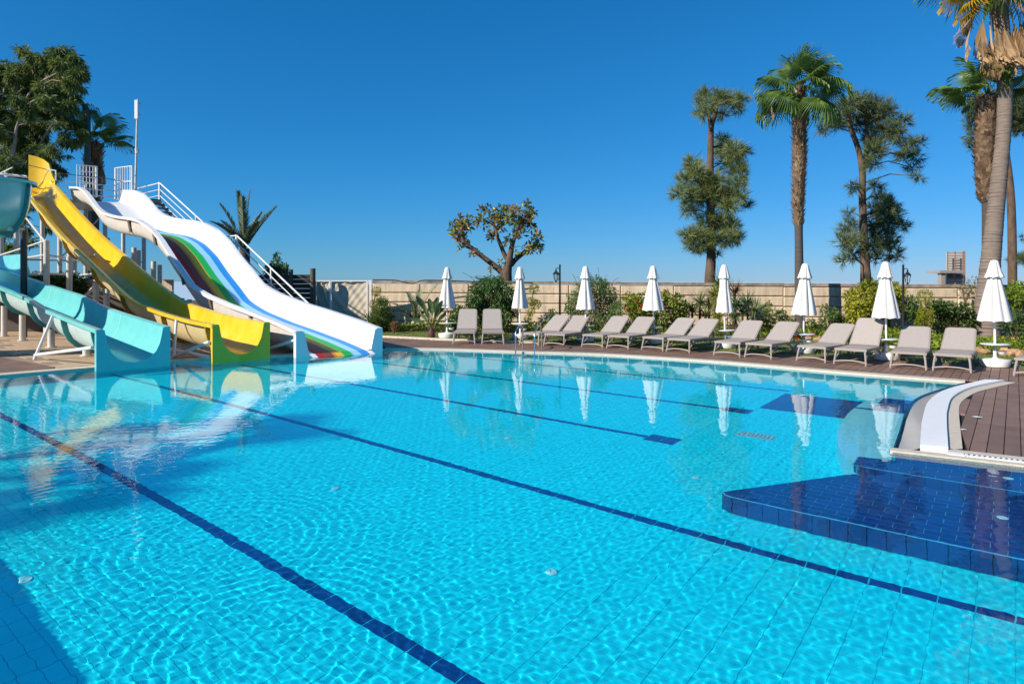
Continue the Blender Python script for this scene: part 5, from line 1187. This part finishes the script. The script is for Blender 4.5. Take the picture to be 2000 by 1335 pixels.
for az, el_, L, ar in ((2.9, .85, 1.15, .55), (3.3, .55, 1.0, .5), (2.2, 1.2, 1.2, .4), (.6, 1.15, 1.55, .35), (.2, .9, 1.1, .6), (-1.5, 1.0, 1.1, .6), (-2.4, .75, 1.1, .6), (1.5, 1.2, 1.3, .4), (-.6, .8, .9, .6)):
    pinnate(t, at(812, 628, 21.4), az, el_, L, rng, L_date, ar, lw=.025, ll=.26, n=26)
# banana-like strelitzia
def paddle(t, base, tip, w, rng, m, bend=.12):
    a, c = np.array(base), np.array(tip); L = np.linalg.norm(c-a); md = a*.45+c*.55+np.array([0, 0, bend*L]); pts = np.array(catmull([a, md, c], 8)); n = len(pts); s_ = unit(np.cross(pts[-1]-pts[0], np.array([rng.normal()*.4, 1, .3]))); nn = unit(np.cross(pts[-1]-pts[0], s_))
    V, F = [], []
    for i, p in enumerate(pts):
        u = i/(n-1); wv = .012 if u < .42 else w*math.sin(math.pi*min(1, (u-.42)/.60+.04))**.7*.5+.004
        V += [p-s_*wv+nn*wv*.35, p, p+s_*wv+nn*wv*.35]
    for i in range(n-1):
        for k in (0, 1): F.append((3*i+k, 3*i+k+1, 3*i+k+4, 3*i+k+3))
    return np_mesh('leaf', np.array(V), np.array(F), np.repeat(.2+.7*rng.random(n), 3), m, t, True)
t = thing('banana_plant', 'broad paddle leaved banana plant with a purple base beside the first parasol', 'plant', (at(843, 0, 19.3)[0], 19.3, 0))
for i, (tx, ty, w) in enumerate(((813, 577, .17), (826, 590, .12), (838, 582, .16), (855, 579, .17), (864, 586, .15), (872, 592, .13), (848, 590, .15), (858, 600, .14), (802, 622, .14), (830, 606, .13), (868, 612, .13), (822, 612, .12), (878, 606, .11))):
    paddle(t, at(843+rng.uniform(-3, 3), 648, 19.3+rng.uniform(-.05, .05)), at(tx, ty, 19.3+rng.uniform(-.45, .3)), w, rng, L_ban)
MB().lathe([(.10, 0), (.115, .08), (.10, .18), (.06, .26), (.03, .34)], (at(843, 0, 19.3)[0], 19.3, 0), 10).build('trunk', M_pot, t, True)
for px in (838, 846, 851): MB().tube([at(843, 655, 19.3), at(px, 620, 19.28)], .014, 5).build('stem', mat('orange_stem', (.45, .22, .04), .6), t)
shrub('garden_shrub', 'mixed bronze and green shrub right of the first parasol pole', 'shrub', L_bush, 20.2, [(890, 612, 11), (884, 628, 12), (900, 624, 11), (906, 638, 9), (896, 602, 7), (880, 640, 9), (893, 640, 9)], 5, 200, (.08, .13), .5)
shrub('weeping_bush', 'big drooping bush with arching sprays under the rubber tree', 'shrub', L_bush, 21.4, [(935, 565, 17), (960, 558, 17), (985, 568, 17), (925, 585, 15), (945, 588, 22), (975, 590, 21), (996, 590, 13), (916, 603, 10), (940, 613, 19), (970, 615, 18), (987, 622, 12), (950, 635, 15), (922, 625, 10), (1000, 610, 9), (975, 548, 11), (950, 548, 9)], 6, 260, (.09, .17), .26, .7, px=955, deep=.5,
      sprays=[(935, 560, 903, 532), (945, 555, 918, 540), (930, 575, 902, 549), (955, 550, 930, 538), (965, 548, 950, 536), (975, 545, 972, 530), (985, 552, 992, 540), (920, 590, 901, 565), (915, 600, 905, 590), (995, 585, 1008, 600)])
topiary('golden cloud topiary right of the second parasol', 20.8, 1041, [(1043, 564, 9), (1038, 589, 8), (1047, 594, 9), (1037, 609, 7), (1031, 622, 6.5), (1035, 636, 7), (1033, 648, 7)], 7, 0)
shrub('garden_shrub', 'small green shrub at the foot of the left lamp post', 'shrub', L_shrub, 20.2, [(1080, 620, 8), (1076, 633, 9), (1084, 640, 9), (1078, 608, 5)], 8, 200, (.07, .12), .5, sprays=[(1079, 620, 1072, 604), (1080, 615, 1080, 602)])
shrub('feathery_bush', 'feathery green bush with upright sprays behind the third parasol', 'shrub', L_bush, 21.2, [(1120, 582, 12), (1140, 566, 17), (1165, 560, 20), (1186, 574, 18), (1202, 590, 14), (1150, 590, 21), (1125, 605, 16), (1176, 604, 20), (1203, 608, 15), (1140, 622, 13), (1166, 626, 15), (1195, 625, 13), (1112, 600, 9), (1180, 555, 9)], 9, 270, (.07, .14), .22, .2, px=1160, deep=.5,
      sprays=[(1130, 565, 1118, 535), (1140, 560, 1127, 540), (1160, 550, 1152, 532), (1170, 545, 1168, 522), (1180, 550, 1186, 536), (1190, 560, 1208, 542), (1200, 575, 1216, 570), (1150, 552, 1146, 540), (1115, 590, 1102, 590)])
shrub('flowering_shrub', 'bright green shrub dotted with red blooms behind the fourth parasol', 'shrub', L_lime, 20.6, [(1230, 582, 10), (1244, 590, 14), (1240, 608, 14), (1258, 600, 13), (1298, 590, 14), (1320, 586, 12), (1332, 600, 13), (1310, 608, 16), (1290, 620, 13), (1336, 614, 9), (1260, 618, 13), (1275, 584, 12), (1305, 632, 11), (1230, 600, 10), (1325, 624, 10), (1300, 575, 8), (1265, 578, 8)], 10, 150, (.09, .15), .48, px=1285, flower=L_red, nfl=34, fl=.055)
rng = np.random.default_rng(50)
t = thing('yucca', 'pale spiky yucca clump left of the fifth parasol', 'plant', (at(1385, 0, 20.8)[0], 20.8, 0), 'yuccas in the bed')
for px, py, L in ((1405, 556, .62), (1367, 592, .52), (1385, 600, .50), (1352, 606, .42), (1378, 618, .45), (1396, 578, .5)):
    p = at(px, py, 20.8+rng.uniform(-.3, .4)); MB().tube([(p[0], p[1], 0), p], .04, 7).build('trunk', M_bark, t); rosette(t, p, 85, L, .035, L_yuc, rng, .12, lo=-.35)
t = thing('yucca', 'dark brown leaved spiky plant right of the fifth parasol', 'plant', (at(1437, 0, 21.4)[0], 21.4, 0), 'yuccas in the bed')
p = at(1435, 572, 21.4); MB().tube([(p[0], p[1], 0), p], .04, 7).build('trunk', M_bark, t); rosette(t, p, 60, .5, .03, L_bronze, rng, .2)
t = thing('yucca', 'deep green spiky plants with hanging blades right of the fifth parasol', 'plant', (at(1447, 0, 20.2)[0], 20.2, 0), 'yuccas in the bed')
for px, py, L in ((1437, 598, .48), (1460, 592, .5), (1450, 612, .55), (1475, 608, .45), (1432, 620, .4)):
    p = at(px, py, 20.2+rng.uniform(-.3, .3)); MB().tube([(p[0], p[1], 0), p], .03, 7).build('trunk', M_bark, t); rosette(t, p, 80, L, .034, L_drac if L > .45 else L_yuc, rng, .55, lo=-.1)
topiary('golden cloud topiary beside the fifth parasol pole', 20.0, 1400, [(1399, 566, 8.5), (1397, 588, 8.5), (1401, 612, 10), (1400, 628, 10), (1408, 642, 10)], 11, 0)
shrub('garden_shrub', 'light green airy shrub right of the spiky plants', 'shrub', L_lime, 20.6, [(1496, 600, 9), (1502, 612, 12), (1486, 622, 12), (1510, 626, 10), (1495, 632, 11), (1503, 592, 5)], 12, 120, (.07, .12), .4, sprays=[(1500, 605, 1504, 586), (1508, 612, 1516, 600)])
shrub('garden_shrub', 'small dark shrub low against the wall left of the lone palm', 'shrub', L_shrub, 20.8, [(1526, 614, 9), (1532, 626, 9), (1520, 630, 8), (1545, 630, 9)], 13, 170, (.08, .13), .45, sprays=[(1526, 612, 1519, 604), (1545, 625, 1552, 610)])
shrub('garden_shrub', 'loose dark green shrub right of the lone palm trunk', 'shrub', L_shrub, 20.3, [(1611, 604, 8), (1625, 614, 12), (1636, 624, 13), (1612, 628, 11), (1646, 634, 10), (1600, 640, 11), (1628, 640, 11), (1585, 632, 9)], 14, 150, (.08, .14), .42, sprays=[(1612, 606, 1613, 592), (1628, 612, 1630, 598), (1636, 620, 1648, 605)])
shrub('variegated_shrub', 'dense yellow and green variegated shrub beside the seventh parasol', 'shrub', L_var, 20.2, [(1665, 580, 14), (1690, 566, 14), (1700, 556, 10), (1716, 574, 15), (1730, 570, 13), (1680, 600, 17), (1705, 600, 18), (1726, 600, 15), (1670, 620, 15), (1695, 624, 17), (1720, 630, 15), (1750, 580, 13), (1757, 602, 10), (1742, 562, 11), (1756, 570, 9), (1660, 600, 10), (1745, 600, 13)], 15, 230, (.09, .14), .55, px=1700, deep=.5)
topiary('large golden cloud topiary right of the right lamp post', 19.0, 1806, [(1807, 579, 13), (1809, 606, 11), (1804, 630, 14), (1814, 616, 9), (1800, 614, 9)], 16, 0)
shrub('garden_shrub', 'broad glossy dark green shrub behind the last pair of loungers', 'shrub', L_shrub, 19.9, [(1776, 590, 10), (1786, 602, 13), (1790, 620, 12), (1826, 600, 13), (1840, 600, 14), (1860, 606, 14), (1850, 620, 16), (1830, 625, 13), (1870, 616, 13), (1880, 602, 10), (1895, 620, 12), (1906, 606, 10), (1890, 636, 10), (1775, 615, 10), (1865, 634, 12), (1838, 640, 11)], 17, 170, (.09, .16), .42, px=1840, deep=.5, sprays=[(1785, 600, 1776, 570), (1826, 600, 1820, 578), (1792, 590, 1798, 566)], flower=leafmat('pink_petal', (.7, .2, .3), (.75, .3, .4), .2), nfl=2, fl=.05)
rng = np.random.default_rng(60); t = thing('small_tree', 'thin crooked grey green tree left of the leaning palm', 'tree', (at(1893, 0, 20.7)[0], 20.7, 0)); sp = []
for L in ([(1893, 660, 7), (1890, 610, 6), (1885, 590, 5), (1893, 572, 4), (1900, 560, 3)], [(1886, 592, 4), (1882, 578, 3), (1880, 562, 2)]): sp += list(trunk_px(L, 20.7, M_bark, t, 'trunk' if L[0][2] == 7 else 'bough', 7)[1])
cl = to_world([(1880, 560, 9), (1895, 555, 10), (1900, 568, 9), (1909, 560, 8), (1886, 573, 7), (1904, 547, 7), (1871, 568, 6), (1912, 550, 6), (1890, 548, 6)], 20.7, rng); leaf_crown(cl, rng, leafmat('grey_green_leaf', (.06, .08, .03), (.26, .26, .13), .25), t, 150, (.07, .12), .35)
shrub('garden_shrub', 'green leafy shrub at the right edge of the picture', 'shrub', L_lime, 19.0, [(1970, 572, 10), (1985, 561, 11), (2000, 566, 13), (1990, 580, 11), (2012, 590, 13), (2000, 598, 12), (1980, 590, 9), (2020, 570, 13)], 18, 180, (.09, .15), .5)
shrub('garden_shrub', 'low dark shrub right of the leaning palm trunk', 'shrub', L_shrub, 18.6, [(1985, 628, 12), (1972, 640, 11), (1996, 646, 11), (1988, 612, 8), (2008, 630, 13), (1965, 625, 8)], 19, 190, (.07, .12), .45)
for i, (px, py) in enumerate(((1551, 655), (1560, 662), (1570, 664), (1587, 655), (1597, 657), (1606, 655))):
    shrub('geranium', 'red geranium clump by the lone palm, '+['first from the left', 'second from the left', 'third from the left', 'third from the right', 'second from the right', 'last on the right'][i], 'flower plant', L_shrub, 19.0, [(px, py-4, 6), (px-4, py, 5), (px+4, py, 5)], 70+i, 300, (.05, .08), .8, group='red geraniums under the palm', deep=.1, flower=L_red, nfl=11, fl=.06)
ypx = (1812, 1832, 1850, 1872, 1898, 1915, 1932, 1955, 1975, 1996)
for i, px in enumerate(ypx):
    py = 665+i*1.2; shrub('marigold', 'yellow flowering plant in the bed behind the last loungers, %s from the left' % (ords+['ninth', 'tenth'])[i], 'flower plant', L_lime, 17.2, [(px, py-9, 8), (px-7, py-2, 8), (px+7, py-2, 8), (px, py+4, 8)], 90+i, 170, (.06, .10), .35, group='yellow flowers behind the loungers', deep=.2, flower=L_yelf, nfl=9, fl=.05)
# bed soil, low ground cover, stones and lawn grass
bedpx = [(700, 644), (740, 646), (1000, 650), (1290, 654), (1590, 664), (1700, 673), (1800, 681), (1900, 689), (2000, 695), (2060, 699)]
bed_edge = catmull([gnd(*p)[:2] for p in bedpx], 4); rng = np.random.default_rng(77)
structure(MB().sheet(bed_edge+[wp_(24)[:2], wp_(-3)[:2]], .004).build('planting_bed', M_dirt))
n = 15000; k = rng.integers(0, len(bed_edge)-1, n); E_ = np.array(bed_edge); u = rng.random((n, 1)); P = E_[k]*(1-u)+E_[k+1]*u
wy = WA[1]+(P[:, 0]-WA[0])*WD[1]/WD[0]; v = rng.random(n)**1.2; P[:, 1] = P[:, 1]+(wy-.1-P[:, 1])*v
hgt = (.06+.20*(np.sin(P[:, 0]*1.7)+np.sin(P[:, 0]*3.1+P[:, 1])+2)/4)*rng.random(n); P3 = np.column_stack([P, hgt+.01]); D = unit(np.column_stack([rng.normal(size=(n, 2)), rng.uniform(.1, 1.2, n)])); L = rng.uniform(.07, .16, n)
V, F = kites(P3, D, unit(rng.normal(size=(n, 3))+np.array([0, 0, 1])), L, L*.5); o = np_mesh('ground_cover', V, F, np.repeat(rng.random(n), 4), L_lime, None); o['kind'] = 'stuff'; o['label'] = 'low leafy ground cover in the planting bed'
lp2 = lawn_poly; n = 42000; xs = rng.uniform(-5, 15, n); ys = rng.uniform(10.5, 22.5, n); m_ = inside(lp2, xs, ys); P3 = np.column_stack([xs[m_], ys[m_], np.zeros(m_.sum())]); n = len(P3)
D = unit(np.column_stack([rng.normal(size=(n, 2))*.45, np.ones(n)])); L = rng.uniform(.025, .07, n); V, F, kk = blades(P3, D, L, np.full(n, .012), np.full(n, .3), rng, 1)
o = np_mesh('lawn_grass', V, F, np.repeat(rng.random(n), kk), L_grass, None); o['kind'] = 'stuff'; o['label'] = 'short uneven lawn grass behind the deck'
def rock(p, r, seed, label, tan=True):
    bm = bmesh.new(); bmesh.ops.create_icosphere(bm, subdivisions=2, radius=r); rg = np.random.default_rng(seed); off_ = rg.normal(size=3)*5; sc = rg.uniform(.75, 1.25, 3)
    for v_ in bm.verts:
        q = np.array(v_.co)/r; d_ = 1+.16*math.sin(q@np.array([2.1, 1.3, .7])*2+off_[0])+.12*math.sin(q@np.array([-1, 2.4, 1.9])*2.6+off_[1]); v_.co = Vector((q*r*d_*sc*np.array([1.25, .9, .75])).tolist())
    me = bpy.data.meshes.new('rock'); bm.to_mesh(me); bm.free(); me.materials.append(M_rock); o = link('rock', me); o.location = (p[0], p[1], r*.4); tag(o, label, 'rock', 'stones edging the planting bed')
spots = [(1578, 663, .10, 'left'), (1588, 664, .12, 'right')]; k = 0
rk = [(1240, 655, .11, 'tan edging stone left of the fourth parasol base'), (1292, 656, .13, 'reddish edging stone between the fourth parasol and the lounger right of it'), (1360, 657, .10, 'small edging stone left of the fifth parasol'), (1375, 657, .13, 'rounded edging stone touching the fifth parasol base from the left'), (1425, 660, .10, 'edging stone right of the fifth parasol pole'), (1580, 664, .13, 'edging stone under the red geraniums right of the sixth parasol'), (1600, 666, .15, 'larger edging stone beside the geraniums, furthest to their right'),
      (1680, 673, .12, 'edging stone behind the upright lounger left of the seventh parasol'), (1850, 686, .12, 'edging stone glimpsed between the last pair of loungers'), (1908, 689, .15, 'orange edging stone right of the lounger next to the last parasol'), (1922, 690, .17, 'large orange edging stone just left of the last parasol bowl'), (1962, 693, .16, 'orange edging stone just right of the last parasol bowl'), (1978, 694, .19, 'largest orange edging stone right of the last parasol'), (1992, 695, .15, 'orange edging stone above the lounger at the right edge')]
for i, (px, py, r, l_) in enumerate(rk): rock(gnd(px, py), r*.8, i, l_)
# plants seen behind the slides
shrub('garden_tree', 'small leafy tree rising over the dark timber fence', 'tree', L_bush, 23.6, [(540, 520, 11), (530, 528, 11), (550, 528, 11), (541, 505, 6), (540, 535, 13), (556, 520, 6), (525, 535, 8), (541, 496, 4)], 120, 150, (.10, .16), .45, group='greenery behind the slides')
shrub('hedge', 'dark green hedge seen between the tower posts', 'hedge', L_shrub, 25.3, [(20+18*i, 553+(i % 3)*3, 20) for i in range(8)]+[(20+18*i, 578, 22) for i in range(8)], 121, 190, (.09, .15), .5, group='greenery behind the slides')

# fan palms outside the frame whose fronds shade the water and the top of the yellow slide
rng = np.random.default_rng(90)
for i, (x, y, h_, sc_) in enumerate(((-16.2, -1.1, 7.6, .62), (-16.3, .5, 8.2, .6), (-22.7, 22.1, 7.9, .5))):
    t = thing('fan_palm', ['fan palm at the near left casting frond shade on the water', 'taller fan palm just beyond it shading the left edge of the water', 'fan palm left of the slides shading the yellow hood'][i], 'palm tree', (x, y, 0), 'fan palms around the pool')
    MB().tube([(x, y, 0), (x+.1, y, h_*.5), (x, y, h_)], [.17, .13, .12], 10).build('trunk', M_barkd, t, True); crown(t, (x, y, h_), rng, 15, sc_, lo=-.4)
